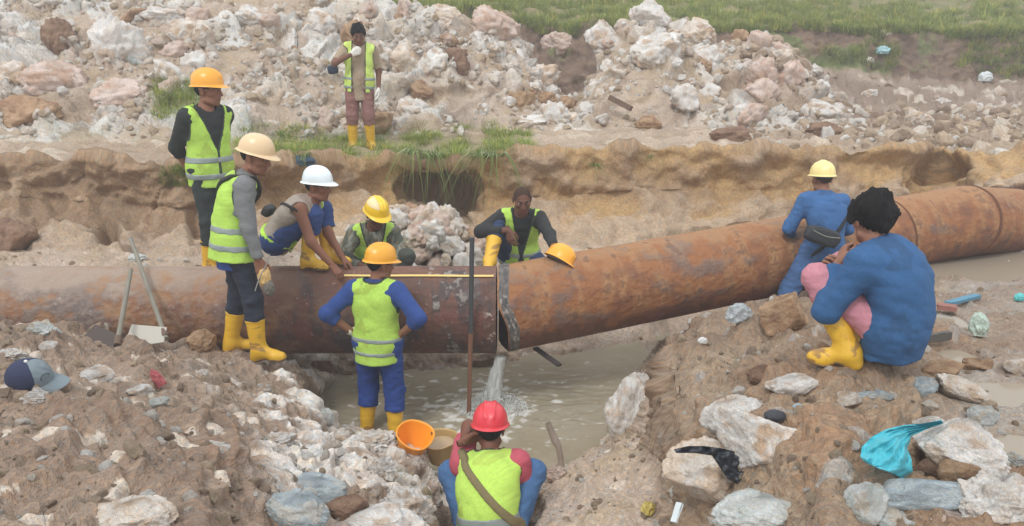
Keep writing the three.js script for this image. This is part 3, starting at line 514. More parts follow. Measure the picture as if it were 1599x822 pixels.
// stones of the spoil heap that stand out
const big = [
  [[180, 78, 86, 78], 'white', 'tall white boulder high on the left of the spoil heap'], [[208, 92, 44, 50], 'grey', 'grey boulder leaning on the tall white one of the heap'], [[92, 68, 46, 66], 'brown', 'brown boulder left of the tall white one'], [[188, 152, 84, 56], 'pink', 'pinkish boulder below the tall white one'], [[90, 132, 100, 60], 'pink', 'broad pinkish boulder low at the left of the heap'], [[40, 185, 110, 60], 'tan', 'tan boulder at the left foot of the heap'],
  [[1012, 24, 58, 44], 'white', 'white boulder crowning the right peak of the heap'], [[945, 62, 58, 48], 'white', 'striped white boulder left of the right peak'], [[1026, 78, 74, 54], 'white', 'bright white boulder below the right peak'], [[1086, 56, 62, 48], 'cream', 'cream boulder right of the right peak'], [[1100, 96, 56, 50], 'white', 'white cube shaped boulder on the right flank'], [[1186, 118, 46, 56], 'pink', 'pinkish upright boulder on the right flank'], [[1222, 124, 56, 60], 'pink', 'layered pinkish boulder right of the upright one'],
  [[814, 160, 44, 38], 'tan', 'ochre boulder low in the middle of the heap'], [[851, 161, 36, 34], 'tan', 'second ochre boulder right of the first'], [[845, 190, 84, 22], 'white', 'flat white slab below the two ochre boulders'], [[870, 70, 52, 36], 'pink', 'pinkish boulder in the dip of the crest'], [[676, 104, 50, 56], 'white', 'white boulder right of the man on the ledge'], [[714, 100, 40, 44], 'brown', 'brown boulder right of the white one on the heap'], [[632, 92, 52, 50], 'cream', 'cream boulder behind the shoulder of the man on the ledge'],
  [[750, 173, 24, 26], 'white', 'small white upright stone at the foot of the heap'], [[770, 40, 70, 54], 'pink', 'pinkish boulder on the crest above the middle of the heap'], [[690, 30, 70, 44], 'cream', 'cream boulder on the crest left of the pinkish one'], [[500, 35, 50, 50], 'white', 'white block high behind the man on the ledge'], [[1150, 215, 62, 30], 'brown', 'dark brown clod on the ledge at the right foot of the heap'], [[1012, 196, 40, 28], 'tan', 'ochre stone at the foot of the right peak'],
  [[1430, 186, 42, 34], 'cream', 'cream and white stone on the churned flat'], [[1283, 172, 60, 34], 'white', 'flat white stone at the right end of the heap'], [[1354, 96, 24, 14], 'white', 'white stone under the grass bank'], [[1308, 204, 18, 14], 'white', 'small bluish white stone on the flat'], [[1360, 148, 26, 16], 'white', 'white stone on the flat below the grass bank'], [[450, 160, 40, 30], 'white', 'white stone left of the man on the ledge'], [[300, 60, 60, 40], 'cream', 'cream boulder high on the heap above the orange helmet'], [[255, 25, 60, 26], 'white', 'white ledge of stone at the top of the heap'],
  [[1385, 50, 20, 12], 'cream', 'cream stone at the lip of the grass bank'], [[1290, 205, 50, 30], 'brown', 'brown clod left of the small bluish stone'], [[1470, 160, 30, 14], 'white', 'pale stone lying flat at the far right'], [[20, 120, 70, 50], 'cream', 'cream boulder at the left edge of the heap'], [[390, 30, 60, 40], 'white', 'white boulder at the top of the heap right of the cream one'], [[545, 195, 60, 30], 'cream', 'cream stone behind the boots of the man on the ledge'],
];
for (const [b, pal, label] of big) boulder(b, pal, label, { detail: 14, rough: 0.13, foot: 0.2, deep: 0.75, stain: 0.8, name: pal === 'brown' && label.includes('clod') ? 'clod' : 'boulder', cat: label.includes('clod') ? 'clod' : 'boulder' });
// more of the same stones, alike enough that nothing tells them apart
const protoRocks = []; for (let i = 0; i < 12; i++) protoRocks.push(rockGeo(700 + i, 7, { pal: PAL[['white', 'cream', 'white', 'pink', 'cream', 'tan'][i % 6]], rough: 0.17, cut: 0.5 + 0.03 * (i % 5), stain: 0.8 }));
const heapR = rng(91);
{
  let n = 0, tries = 0;
  while (n < 95 && tries++ < 4000) {
    const px = lerp(-20, 1330, heapR()), c = colNear(px), r = Math.floor(lerp(rowAt[12] + 8, rowAt[14], heapR())), q = gi(c, r) * 3, p = V(GP[q], GP[q + 1], GP[q + 2]), [sx, sy] = project(p.x, p.y, p.z);
    if (sy < 2 || sy > 225) continue; const white = noise(px / 120, sy / 60, 3) > -0.15; if (!white && heapR() < 0.5) continue;
    const m = part('heap_stone', protoRocks[Math.floor(heapR() * 12)], rockMat), s = 0.07 + 0.17 * Math.pow(heapR(), 2.2); m.position.copy(p).addScaledVector(V(0, 1, 0.3), -s * 0.12); m.scale.set(s * lerp(0.8, 1.35, heapR()), s * lerp(0.6, 1, heapR()), s * lerp(0.8, 1.2, heapR())); m.rotation.set(heapR() * 6, heapR() * 6, heapR() * 6);
    tag(m, 'broken pale limestone chunk among the rubble of the spoil heap', 'stone', 'limestone chunks of the spoil heap'); n++;
  }
}
// the rock pile on the trench floor behind the pipe
{
  const r = rng(17), foot = hit(640, 408), cx = xOf(668, 7.9, 0.8), cz = -7.9;
  for (let i = 0; i < 150; i++) {
    const a = r() * Math.PI * 2, q = Math.sqrt(r()), x = cx + Math.cos(a) * q * 0.62, z = cz + Math.sin(a) * q * 0.5, s = 0.05 + 0.085 * Math.pow(r(), 1.6), top = 0.56 * Math.pow(1 - q * q, 0.75);
    const m = part('pile_rock', protoRocks[Math.floor(r() * 12)], rockMat); m.position.set(x, Math.max(heightAt(x, z), 0.72) + top * (i % 3 ? 1 : r()) - 0.02, z); m.scale.set(s * lerp(0.8, 1.4, r()), s * lerp(0.7, 1.1, r()), s); m.rotation.set(r() * 6, r() * 6, r() * 6); tag(m, 'pinkish white rock heaped in the pile behind the left pipe', 'rock', 'rocks of the pile behind the pipe');
  }
  for (let i = 0; i < 26; i++) { const x = xOf(lerp(535, 600, r()), 7.3, 0.85), z = -lerp(7.3, 7.7, r()), s = 0.05 + 0.08 * r(), m = part('pile_rock', protoRocks[Math.floor(r() * 12)], rockMat); m.position.set(x, heightAt(x, z) + 0.22 * r(), z); m.scale.set(s * 1.2, s, s); m.rotation.set(r() * 6, r() * 6, r() * 6); tag(m, 'pinkish white rock heaped in the pile behind the left pipe', 'rock', 'rocks of the pile behind the pipe'); }
}
// loose rubble that nobody could count
function scatter(name, label, n, px0, px1, r0, r1, size, geos, mat, seed, colour, ok = () => true, sink = -0.1) {
  const r = rng(seed), lists = geos.map(() => []), cols = geos.map(() => []); let k = 0, tries = 0;
  while (k < n && tries++ < n * 12) {
    const px = lerp(px0, px1, r()), c = colNear(px), row = Math.floor(lerp(r0, r1, r())), q = gi(c, row) * 3, p = V(GP[q], GP[q + 1], GP[q + 2]), nn = V(GN[q], GN[q + 1], GN[q + 2]); if (!ok(px, p, row, r)) continue;
    const i = Math.floor(r() * geos.length), s = size(r), m = new THREE.Matrix4().compose(p.clone().addScaledVector(nn, s * sink), new THREE.Quaternion().setFromEuler(new THREE.Euler(r() * 6, r() * 6, r() * 6)), V(s * lerp(0.8, 1.4, r()), s * lerp(0.6, 1, r()), s * lerp(0.8, 1.3, r())));
    lists[i].push(m); cols[i].push(colour(r, px, p)); k++;
  }
  lists.forEach((L, i) => { if (!L.length) return; const m = lit(new THREE.InstancedMesh(geos[i], mat, L.length)); m.name = numbered(name); L.forEach((x, j) => { m.setMatrixAt(j, x); m.setColorAt(j, new THREE.Color(...cols[i][j])); }); tag(m, label, undefined, undefined, 'stuff'); scene.add(m); });
}
const chip = [0, 1, 2].map((i) => { const g = rockGeo(900 + i, 5, { rough: 0.14, cut: 0.45, planes: 7, pal: [[0.97, 0.97, 0.97], [0.95, 0.95, 0.95], [0.9, 0.88, 0.86]] }); return g; });
const paleC = (r) => { const t = r(), v = lerp(0.88, 1.12, r()); return (t < 0.5 ? mix3(TONE.white, TONE.cream, r()) : t < 0.8 ? mix3(TONE.pink, TONE.cream, r()) : TONE.tan).map((x) => x * v); };
const soilC = (r) => { const t = r(), v = lerp(0.9, 1.15, r()); return (t < 0.25 ? mix3(TONE.white, TONE.cream, r()) : mix3(TONE.mud, TONE.tan, r()).map((x) => x * 1.06)).map((x) => x * v); };
scatter('rubble', 'small broken limestone rubble over the spoil heap', 2800, -60, 1360, rowAt[12] + 3, rowAt[14] + 2, (r) => 0.02 + 0.06 * Math.pow(r(), 2.8), chip, rockMat, 31, paleC, (px, p, row, r) => r() < 0.35 + noise(px / 90, p.y * 2, 7));
scatter('rubble', 'small stones and clods over the churned flat on the right', 900, 1150, 1640, rowAt[11] + 4, rowAt[16], (r) => 0.03 + 0.08 * Math.pow(r(), 2.5), chip, rockMat, 32, (r) => soilC(r));
scatter('clods', 'crumbled clods and stones over the left bank', 900, -60, 700, 6, rowAt[4] + 20, (r) => 0.005 + 0.03 * Math.pow(r(), 3.2), chip, rockMat, 33, (r, px) => (px > 380 && r() < 0.6 ? paleC(r) : soilC(r)), (px, p) => p.y > 0.02);
scatter('clods', 'crumbled clods and stones over the right bank', 800, 780, 1660, 6, rowAt[6], (r) => 0.005 + 0.026 * Math.pow(r(), 3.2), chip, rockMat, 34, (r) => soilC(r), (px, p) => p.y > 0.02);
scatter('clods', 'crumbled earth along the trench floor', 350, -60, 1640, rowAt[7], rowAt[9], (r) => 0.008 + 0.03 * Math.pow(r(), 3), chip, rockMat, 35, (r, px) => (px < 620 ? soilC(r) : mix3(TONE.ochre, TONE.pink, r()).map((x) => x * 0.95)));

// ------------------------------------------------------------------ grass
function tuftGeo(seed, n, len, width, droop, spread) {
  const r = rng(seed), pos = [], col = [], idx = [];
  for (let i = 0; i < n; i++) {
    const a = r() * 6.28, L = len * lerp(0.55, 1.1, r()), b = V(Math.cos(a), 0, Math.sin(a)), root = b.clone().multiplyScalar(spread * Math.sqrt(r())), sd = V(-b.z, 0, b.x), lean = lerp(0.15, 0.7, r()), q = pos.length / 3, N = 4, c = mix3(lin(96, 124, 48), lin(158, 160, 92), Math.pow(r(), 1.5));
    for (let j = 0; j <= N; j++) { const t = j / N, y = L * (t - droop * t * t * (0.6 + lean)), h = L * lean * (t + droop * t * t * 0.5), w = width * (1 - t * 0.92) * 0.5; for (const s of [-1, 1]) { const p = root.clone().addScaledVector(b, h).addScaledVector(sd, s * w); pos.push(p.x, y, p.z); col.push(...c); } if (j) { const e = q + j * 2; idx.push(e - 2, e - 1, e, e, e - 1, e + 1); } }
  }
  const g = new THREE.BufferGeometry(); g.setAttribute('position', new THREE.Float32BufferAttribute(pos, 3)); g.setAttribute('color', new THREE.Float32BufferAttribute(col, 3)); g.setIndex(idx); g.computeVertexNormals(); return g;
}
const grassMat = new THREE.MeshPhysicalMaterial({ vertexColors: true, roughness: 0.9, side: THREE.DoubleSide, transmission: 0.3, thickness: 0 });
function sow(name, label, n, pick, geos, seed, size, tint) {
  const r = rng(seed), lists = geos.map(() => []), cols = geos.map(() => []); let k = 0, tries = 0;
  while (k < n && tries++ < n * 15) { const p = pick(r); if (!p) continue; const i = Math.floor(r() * geos.length), s = size(r); lists[i].push(new THREE.Matrix4().compose(p, new THREE.Quaternion().setFromEuler(new THREE.Euler(lerp(-0.2, 0.2, r()), r() * 6.28, lerp(-0.2, 0.2, r()))), V(s, s * lerp(0.8, 1.2, r()), s))); cols[i].push(tint(r)); k++; }
  lists.forEach((L, i) => { if (!L.length) return; const m = lit(new THREE.InstancedMesh(geos[i], grassMat, L.length)); m.name = numbered(name); L.forEach((x, j) => { m.setMatrixAt(j, x); m.setColorAt(j, new THREE.Color(...cols[i][j])); }); tag(m, label, undefined, undefined, 'stuff'); scene.add(m); });
}
const onGrid = (px, row) => { const q = gi(colNear(px), Math.floor(row)) * 3; return V(GP[q], GP[q + 1], GP[q + 2]); };
const far1 = [tuftGeo(1, 26, 0.42, 0.022, 0.35, 0.16), tuftGeo(2, 22, 0.5, 0.02, 0.45, 0.2), tuftGeo(3, 30, 0.3, 0.02, 0.25, 0.2)];
const green = (r) => { const v = lerp(0.85, 1.6, r()); return mix3([1, 1, 0.95], r() < 0.2 ? [1.9, 1.45, 1.0] : [1.3, 1.12, 0.85], r()).map((x) => x * v); };
sow('grass', 'rank green grass over the hillside at the back', 10000, (r) => { const px = lerp(380, 1680, r()), row = lerp(rowAt[17] - 5, rowAt[18] + 8, Math.pow(r(), 1.25)); return noise(px / 45, row / 9, 6) + 0.5 * noise(px / 16, row / 4, 2) > -0.08 ? onGrid(px, row) : null; }, far1, 41, (r) => lerp(0.25, 0.8, Math.pow(r(), 1.6)), green);
sow('grass', 'grass hanging over the eroded earth bank', 300, (r) => { const px = lerp(800, 1650, r()), row = lerp(rowAt[16], rowAt[17], r()), p = onGrid(px, row); return noise(px / 70, row / 20, 1) + 0.8 * sstep(1480, 1540, px) + (px > 1325 && px < 1400 && row < rowAt[16] + 30 ? 0.4 : 0) > 0.34 ? p : null; }, far1, 42, (r) => lerp(0.4, 0.85, r()), (r) => green(r).map((x) => x * 0.85));
const low1 = [tuftGeo(4, 20, 0.13, 0.006, 0.35, 0.07), tuftGeo(5, 16, 0.2, 0.006, 0.5, 0.06)];
sow('grass', 'thin grass along the ledge above the trench', 900, (r) => { const px = lerp(370, 830, r()), row = lerp(rowAt[11] - 2, rowAt[12] + 8, r()), p = onGrid(px, row); return noise(px / 40, row / 15, 4) > -0.05 ? p : null; }, low1, 43, (r) => lerp(0.6, 1.3, r()), (r) => green(r).map((x) => x * 1.1));
sow('grass', 'thin grass between the stones left of the man in the orange helmet', 160, (r) => { const p = hit(lerp(240, 310, r()), lerp(130, 190, r())); return p && r() < 0.6 ? p.p : null; }, low1, 44, (r) => lerp(0.7, 1.4, r()), (r) => green(r).map((x) => x * 1.1));
sow('weeds', 'low weeds on the brow of the left trench wall', 120, (r) => { const p = hit(lerp(255, 300, r()), lerp(262, 292, r())); return p?.p; }, [low1[0]], 45, (r) => lerp(0.5, 1, r()), (r) => green(r).map((x) => x * 0.8));
// tufts that hang over the edge of the trench, each one a plant
const hang = [tuftGeo(11, 60, 0.42, 0.012, 1.75, 0.1), tuftGeo(12, 54, 0.36, 0.012, 1.85, 0.09), tuftGeo(13, 34, 0.3, 0.011, 1.5, 0.04)];
for (const [px, py, k, s, label] of [[648, 268, 0, 1, 'long grass tuft hanging at the left of the dark recess'], [676, 262, 0, 1.1, 'long grass tuft hanging over the middle of the dark recess'], [700, 258, 1, 0.9, 'short grass tuft right of the middle of the recess'], [752, 256, 0, 0.9, 'grass tuft on the right rim of the dark recess'], [776, 246, 1, 1.1, 'grass tuft leaning over the wall right of the recess'], [930, 262, 2, 1, 'lone grass tuft growing out of the ochre trench wall'], [1015, 248, 2, 0.6, 'small grass tuft on the rim right of the lone one'], [480, 250, 2, 0.8, 'small grass tuft on the rim right of the blue waist bag'], [440, 215, 2, 1.2, 'upright grass tuft behind the blue waist bag']]) {
  const H = hit(px, k === 2 ? py : Math.min(py, 247)), m = part('grass_tuft', hang[k], grassMat); m.position.copy(H.p).add(V(0, 0.02, k === 2 ? 0.03 : 0.1)); m.scale.setScalar(s * (k === 2 ? 1 : 1.35)); m.rotation.y = px; tag(m, label, 'grass tuft');
}

// ------------------------------------------------------------------ solid modelling: distance fields on a grid, meshed with surface nets
class Field {
  constructor(lo, hi, cell) { this.lo = lo; this.c = cell; this.n = [0, 1, 2].map((i) => Math.ceil((hi[i] - lo[i]) / cell) + 3); this.lo = lo.map((v) => v - cell); this.a = new Float32Array(this.n[0] * this.n[1] * this.n[2]).fill(9); }
  span(lo, hi, fn) {                                                     // fn(x, y, z, value) -> value, over a box
    const { n, c, a } = this, r = [0, 1, 2].map((i) => [Math.max(0, Math.floor((lo[i] - this.lo[i]) / c)), Math.min(n[i] - 1, Math.ceil((hi[i] - this.lo[i]) / c))]);
    for (let k = r[2][0]; k <= r[2][1]; k++) for (let j = r[1][0]; j <= r[1][1]; j++) for (let i = r[0][0], q = (k * n[1] + j) * n[0] + r[0][0]; i <= r[0][1]; i++, q++) a[q] = fn(this.lo[0] + i * c, this.lo[1] + j * c, this.lo[2] + k * c, a[q]);
    return this;
  }
  all(fn) { const { n, c, a } = this; let q = 0; for (let k = 0; k < n[2]; k++) for (let j = 0; j < n[1]; j++) for (let i = 0; i < n[0]; i++, q++) if (a[q] < 1) a[q] = fn(this.lo[0] + i * c, this.lo[1] + j * c, this.lo[2] + k * c, a[q]); return this; }
  add(b, grow = 0, k = 0.03) {                                           // smooth union with a tapered bone
    const m = Math.max(b.ra, b.rb) * (b.wide ?? 1) + grow + k + 4 * this.c, lo = ['x', 'y', 'z'].map((e) => Math.min(b.a[e], b.b[e]) - m), hi = ['x', 'y', 'z'].map((e) => Math.max(b.a[e], b.b[e]) + m);
    return this.span(lo, hi, (x, y, z, v) => { const d = boneD(b, x, y, z) - grow, h = Math.max(k - Math.abs(v - d), 0) / k; return Math.min(v, d) - h * h * k * 0.25; });
  }
  cut(b, grow = 0) { return this.all((x, y, z, v) => Math.max(v, -(boneD(b, x, y, z) - grow))); }
  clone() { const f = Object.create(Field.prototype); Object.assign(f, this); f.a = this.a.slice(); return f; }
  mesh(color) {
    const { n, c, a, lo } = this, [nx, ny, nz] = n, id = new Int32Array(a.length).fill(-1), pos = [], idx = [];
    for (let k = 0; k < nz - 1; k++) for (let j = 0; j < ny - 1; j++) for (let i = 0; i < nx - 1; i++) {
      const q = (k * ny + j) * nx + i, v = [a[q], a[q + 1], a[q + nx], a[q + nx + 1], a[q + nx * ny], a[q + nx * ny + 1], a[q + nx * ny + nx], a[q + nx * ny + nx + 1]];
      let neg = 0; for (const w of v) if (w < 0) neg++; if (!neg || neg === 8) continue;
      let X = 0, Y = 0, Z = 0, m = 0;
      for (let e = 0; e < 8; e++) for (const s of [1, 2, 4]) if (!(e & s)) { const f = e | s; if ((v[e] < 0) !== (v[f] < 0)) { const t = v[e] / (v[e] - v[f]); X += (e & 1) + (s === 1 ? t : 0); Y += ((e >> 1) & 1) + (s === 2 ? t : 0); Z += ((e >> 2) & 1) + (s === 4 ? t : 0); m++; } }
      id[q] = pos.length / 3; pos.push(lo[0] + (i + X / m) * c, lo[1] + (j + Y / m) * c, lo[2] + (k + Z / m) * c);
    }
    const quad = (p, q, r, s, flip) => { if (p < 0 || q < 0 || r < 0 || s < 0) return; flip ? idx.push(p, r, q, q, r, s) : idx.push(p, q, r, q, s, r); };
    const S = [1, nx, nx * ny];
    for (let k = 1; k < nz - 1; k++) for (let j = 1; j < ny - 1; j++) for (let i = 1; i < nx - 1; i++) {
      const q = (k * ny + j) * nx + i, w = a[q] < 0;
      for (let e = 0; e < 3; e++) { if (w === (a[q + S[e]] < 0)) continue; const u = S[(e + 1) % 3], v = S[(e + 2) % 3]; quad(id[q - u - v], id[q - v], id[q - u], id[q], !w); }
    }
    const g = new THREE.BufferGeometry(); g.setAttribute('position', new THREE.Float32BufferAttribute(pos, 3)); g.setIndex(idx); g.computeVertexNormals();
    const uv = new Float32Array(pos.length / 3 * 2); for (let i = 0; i < uv.length / 2; i++) { uv[i * 2] = pos[i * 3] * 0.8 + pos[i * 3 + 2] * 0.6; uv[i * 2 + 1] = pos[i * 3 + 1]; } g.setAttribute('uv', new THREE.BufferAttribute(uv, 2));
    if (color) { const col = new Float32Array(pos.length); for (let i = 0; i < pos.length; i += 3) col.set(typeof color === 'function' ? color(pos[i], pos[i + 1], pos[i + 2]) : color, i); g.setAttribute('color', new THREE.BufferAttribute(col, 3)); }
    return g;
  }
}
const bone = (a, b, ra, rb = ra, dir, flat) => ({ a, b, ra, rb, dir, flat });       // flat > 1 thickens, < 1 thins the cross-section along dir
function boneD(o, x, y, z) {
  const { a, b } = o, bx = b.x - a.x, by = b.y - a.y, bz = b.z - a.z, px = x - a.x, py = y - a.y, pz = z - a.z, l = bx * bx + by * by + bz * bz;
  const t = l > 1e-9 ? clamp((px * bx + py * by + pz * bz) / l) : 0; let qx = px - bx * t, qy = py - by * t, qz = pz - bz * t, s = 1;
  if (o.dir) { const d = o.dir, c = qx * d.x + qy * d.y + qz * d.z, w = c * (1 / o.flat - 1); qx += d.x * w; qy += d.y * w; qz += d.z * w; s = o.flat < 1 ? (1 + o.flat) / 2 : 1; }
  const r = (Math.sqrt(qx * qx + qy * qy + qz * qz) - (o.ra + (o.rb - o.ra) * t)) * s;
  return o.cap ? Math.max(r, (x - b.x) * o.cap.x + (y - b.y) * o.cap.y + (z - b.z) * o.cap.z) : r;         // a cap ends the bone flat at b
}
const capped = (o) => { o.cap = o.b.clone().sub(o.a).normalize(); return o; };
const box3 = (pts, m) => [['x', 'y', 'z'].map((e) => Math.min(...pts.map((p) => p[e])) - m), ['x', 'y', 'z'].map((e) => Math.max(...pts.map((p) => p[e])) + m)];

// ------------------------------------------------------------------ parts that every worker shares: head, hands, hats
const cloth = (() => {                                                  // woven grain with scattered clay smears
  const n = 1024, a = tileNoise(n, 96, 71, 3, 0.6), s = tileNoise(n, 5, 77, 5, 0.6), b = tileNoise(n, 14, 79, 4, 0.6);
  return { map: dataTex(n, n, (i, j) => { const k = j * n + i, v = 0.97 + 0.03 * a[k], d = 0.45 * sstep(0.42, 0.95, s[k] + 0.35 * b[k]) + 0.03 * sstep(0, 0.8, b[k]); return [v * lerp(1, 0.84, d), v * lerp(1, 0.76, d), v * lerp(1, 0.74, d)]; }), bump: dataTex(n, n, (i, j) => { const v = clamp(0.5 + 0.4 * a[j * n + i]); return [v, v, v]; }, false) };
})(); for (const t of [cloth.map, cloth.bump]) t.repeat.set(1.3, 1.3);
const SKIN = lin(142, 100, 78);
const skinMat = new THREE.MeshPhysicalMaterial({ vertexColors: true, roughness: 0.55, specularIntensity: 0.5 });
const hairMat = new THREE.MeshPhysicalMaterial({ color: new THREE.Color(...lin(26, 24, 24)), roughness: 0.75, specularIntensity: 0.3 }), cropMat = new THREE.MeshPhysicalMaterial({ color: new THREE.Color(...lin(72, 55, 46)), roughness: 0.9, specularIntensity: 0.2 });
const fabric = (rgb, extra = {}) => new THREE.MeshStandardMaterial({ color: new THREE.Color(...lin(...rgb)).multiplyScalar(1.08), map: cloth.map, bumpMap: cloth.bump, bumpScale: 0.0006, roughness: 0.9, ...extra });
const HV = { hi: fabric([178, 216, 92]), stripe: new THREE.MeshStandardMaterial({ color: new THREE.Color(...lin(142, 152, 148)), roughness: 0.45 }), trim: fabric([64, 74, 58]) };
const bootTex = dataTex(256, 256, (i, j) => { const a = fbm(i / 18, j / 18, 3, 4), b = fbm(i / 50, j / 50, 8, 3); return toS(mix3(lin(226, 178, 48), mix3(lin(206, 150, 40), lin(150, 112, 62), clamp(b * 2)), 0.85 * sstep(0.3, 0.6, a * 0.7 + b * 0.8))); });
bootTex.repeat.set(2.2, 2.2);
const bootMat = new THREE.MeshPhysicalMaterial({ map: bootTex, roughness: 0.42, clearcoat: 0.15, clearcoatRoughness: 0.4 });
const soleMat = new THREE.MeshStandardMaterial({ color: new THREE.Color(...lin(120, 98, 70)), roughness: 0.9 });
const eyeMat = new THREE.MeshPhysicalMaterial({ vertexColors: true, roughness: 0.15 });
const headField = (() => {
  const f = new Field([-0.11, -0.15, -0.14], [0.11, 0.14, 0.15], 0.0046), el = (c, rx, ry, rz) => { f.span([c.x - rx - 0.04, c.y - ry - 0.04, c.z - rz - 0.04], [c.x + rx + 0.04, c.y + ry + 0.04, c.z + rz + 0.04], (x, y, z, v) => { const k = Math.hypot((x - c.x) / rx, (y - c.y) / ry, (z - c.z) / rz), d = (k - 1) * Math.min(rx, ry, rz), w = 0.022, h = Math.max(w - Math.abs(v - d), 0) / w; return Math.min(v, d) - h * h * w * 0.25; }); };
  el(V(0, 0.032, -0.012), 0.076, 0.085, 0.097); el(V(0, -0.03, 0.03), 0.060, 0.07, 0.062); el(V(0, -0.072, 0.045), 0.043, 0.036, 0.042);
  f.add(bone(V(0, -0.098, 0.066), V(0, -0.1, 0.07), 0.017), 0, 0.02).add(bone(V(-0.03, 0.028, 0.082), V(0.03, 0.028, 0.082), 0.011), 0, 0.015);
  for (const s of [-1, 1]) {
    f.add(bone(V(s * 0.045, -0.012, 0.066), V(s * 0.052, -0.02, 0.045), 0.018), 0, 0.02).add(bone(V(s * 0.055, -0.07, 0.0), V(s * 0.03, -0.095, 0.05), 0.016, 0.012), 0, 0.03);
    f.cut(bone(V(s * 0.031, 0.008, 0.1), V(s * 0.034, 0.008, 0.1), 0.014));
    f.add(bone(V(s * 0.078, -0.018, -0.012), V(s * 0.084, 0.018, -0.022), 0.016, 0.02, V(1, 0, 0), 0.45), 0, 0.008);
  }
  f.add(bone(V(0, 0.018, 0.088), V(0, -0.026, 0.106), 0.009, 0.0135), 0, 0.012); for (const s of [-1, 1]) f.add(bone(V(s * 0.011, -0.029, 0.093), V(s * 0.012, -0.03, 0.09), 0.009), 0, 0.008);
  f.add(bone(V(-0.02, -0.055, 0.083), V(0.02, -0.055, 0.083), 0.0075), 0, 0.006).add(bone(V(-0.017, -0.066, 0.08), V(0.017, -0.066, 0.08), 0.008), 0, 0.006);
  f.add(bone(V(0, -0.09, -0.02), V(0, -0.15, -0.035), 0.052, 0.05), 0, 0.03);
  return f;
})();
function headGeo(skin) {
  return headField.mesh((x, y, z) => {
    const ax = Math.abs(x);
    if (z > 0.078 && ax < 0.027 && y < -0.048 && y > -0.074) return mix3(skin, lin(120, 70, 64), 0.6);
    if (z > 0.074 && y > 0.026 && y < 0.038 && ax > 0.012 && ax < 0.048) return mix3(skin, lin(40, 34, 32), 0.8);
    if (z > 0.05 && y < -0.04 && ax < 0.05) return mix3(skin, lin(90, 70, 60), 0.14);
    return skin;
  });
}
const eyeGeo = (() => { const g = new THREE.SphereGeometry(0.0115, 16, 12), p = g.attributes.position, c = []; for (let i = 0; i < p.count; i++) { const z = p.getZ(i) / 0.0125, r = Math.hypot(p.getX(i), p.getY(i)) / 0.0125; c.push(...(z > 0 && r < 0.48 ? lin(38, 24, 18) : lin(150, 140, 130))); } g.setAttribute('color', new THREE.Float32BufferAttribute(c, 3)); return g; })();
function hairGeo(style) {
  const bush = style === 'bushy', top = style === 'tousled', f = new Field([-0.17, -0.13, -0.18], [0.17, 0.21, 0.17], 0.006);
  const gx = bush ? 0.037 : top ? 0.03 : style === 'cropped' ? 0.0022 : 0.008, gy = bush ? 0.04 : top ? 0.05 : style === 'cropped' ? 0.0022 : 0.009, gz = bush ? 0.036 : top ? 0.03 : style === 'cropped' ? 0.0022 : 0.008;
  f.span([-1, -1, -1], [1, 1, 1], (x, y, z) => {
    let d = (Math.hypot(x / (0.076 + gx), (y - 0.032) / (0.085 + gy), (z + 0.012) / (0.097 + gz)) - 1) * 0.08;
    if (bush || top) d += 0.007 * ridged(x * 30 + y * 12, y * 6, z * 30 - y * 9, 2) + (bush ? 0.02 : 0.009) * noise(x * 13 + 2, y * 9, z * 13) + (bush ? 0.008 : 0.004) * noise(x * 32, y * 16, z * 32); else d += 0.0015 * noise(x * 120, y * 60, z * 120);
    const back = bush ? -0.075 : -0.045, line = z > 0.035 ? lerp(bush ? 0.0 : 0.02, bush ? 0.03 : style === 'cropped' ? 0.094 : 0.072, sstep(0.035, 0.07, z)) : z > -0.03 ? lerp(bush ? -0.02 : 0.012, bush ? 0.0 : 0.02, sstep(-0.03, 0.035, z)) : lerp(back, bush ? -0.02 : 0.012, sstep(-0.075, -0.03, z));
    return Math.max(d, (line + (bush ? 0.03 * noise(x * 34, 3, z * 34) : (style === 'cropped' ? 0.014 : 0.006) * noise(x * 60, 3, z * 60)) - y) * 0.7);
  });
  return f.mesh();
}
const HAIR = {};
const hair = (s) => HAIR[s] ??= hairGeo(s);
// right hand: wrist at the origin, fingers along +y, palm facing +z, thumb towards +x; curl in radians for the three joints, spread across
function handGeo(skin, curl, thumb = 0.5, spread = 0.06) {
  const f = new Field([-0.085, -0.04, -0.1], [0.1, 0.22, 0.13], 0.0038), K = [[0.031, 0.088, 0.072, 0.0092], [0.0105, 0.092, 0.08, 0.0095], [-0.0105, 0.089, 0.074, 0.009], [-0.031, 0.08, 0.057, 0.0082]];
  f.add(bone(V(0, -0.03, 0), V(0, 0.012, 0), 0.024, 0.024, V(0, 0, 1), 0.8), 0, 0.01);
  K.forEach(([x, y, len, r], i) => {
    f.add(bone(V(x * 0.55, 0.008, 0), V(x, y, 0), 0.0155, 0.0125), 0, 0.012);
    let p = V(x, y, 0), a = 0; const cs = Array.isArray(curl[0]) ? curl[i] : curl;
    [0.46, 0.3, 0.24].forEach((q, j) => { a += cs[j]; const d = V(Math.sin((x > 0 ? 1 : -1) * spread * Math.abs(x) / 0.03), Math.cos(a), Math.sin(a)).normalize(), e = p.clone().addScaledVector(d, len * q); f.add(bone(p, e, r * (1 - 0.1 * j), r * (0.92 - 0.1 * j)), 0, 0.004); p = e; });
  });
  const t0 = V(0.02, 0.022, 0.006), t1 = V(0.046, 0.05, 0.014 + 0.012 * thumb), t2 = t1.clone().add(V(0.014 - 0.02 * thumb, 0.03, 0.012 * thumb + 0.004)), t3 = t2.clone().add(V(0.004 - 0.02 * thumb, 0.024, 0.014 * thumb));
  f.add(bone(t0, t1, 0.017, 0.0125), 0, 0.014).add(bone(t1, t2, 0.0115, 0.0105), 0, 0.005).add(bone(t2, t3, 0.0105, 0.0085), 0, 0.004);
  return f.mesh(skin);
}
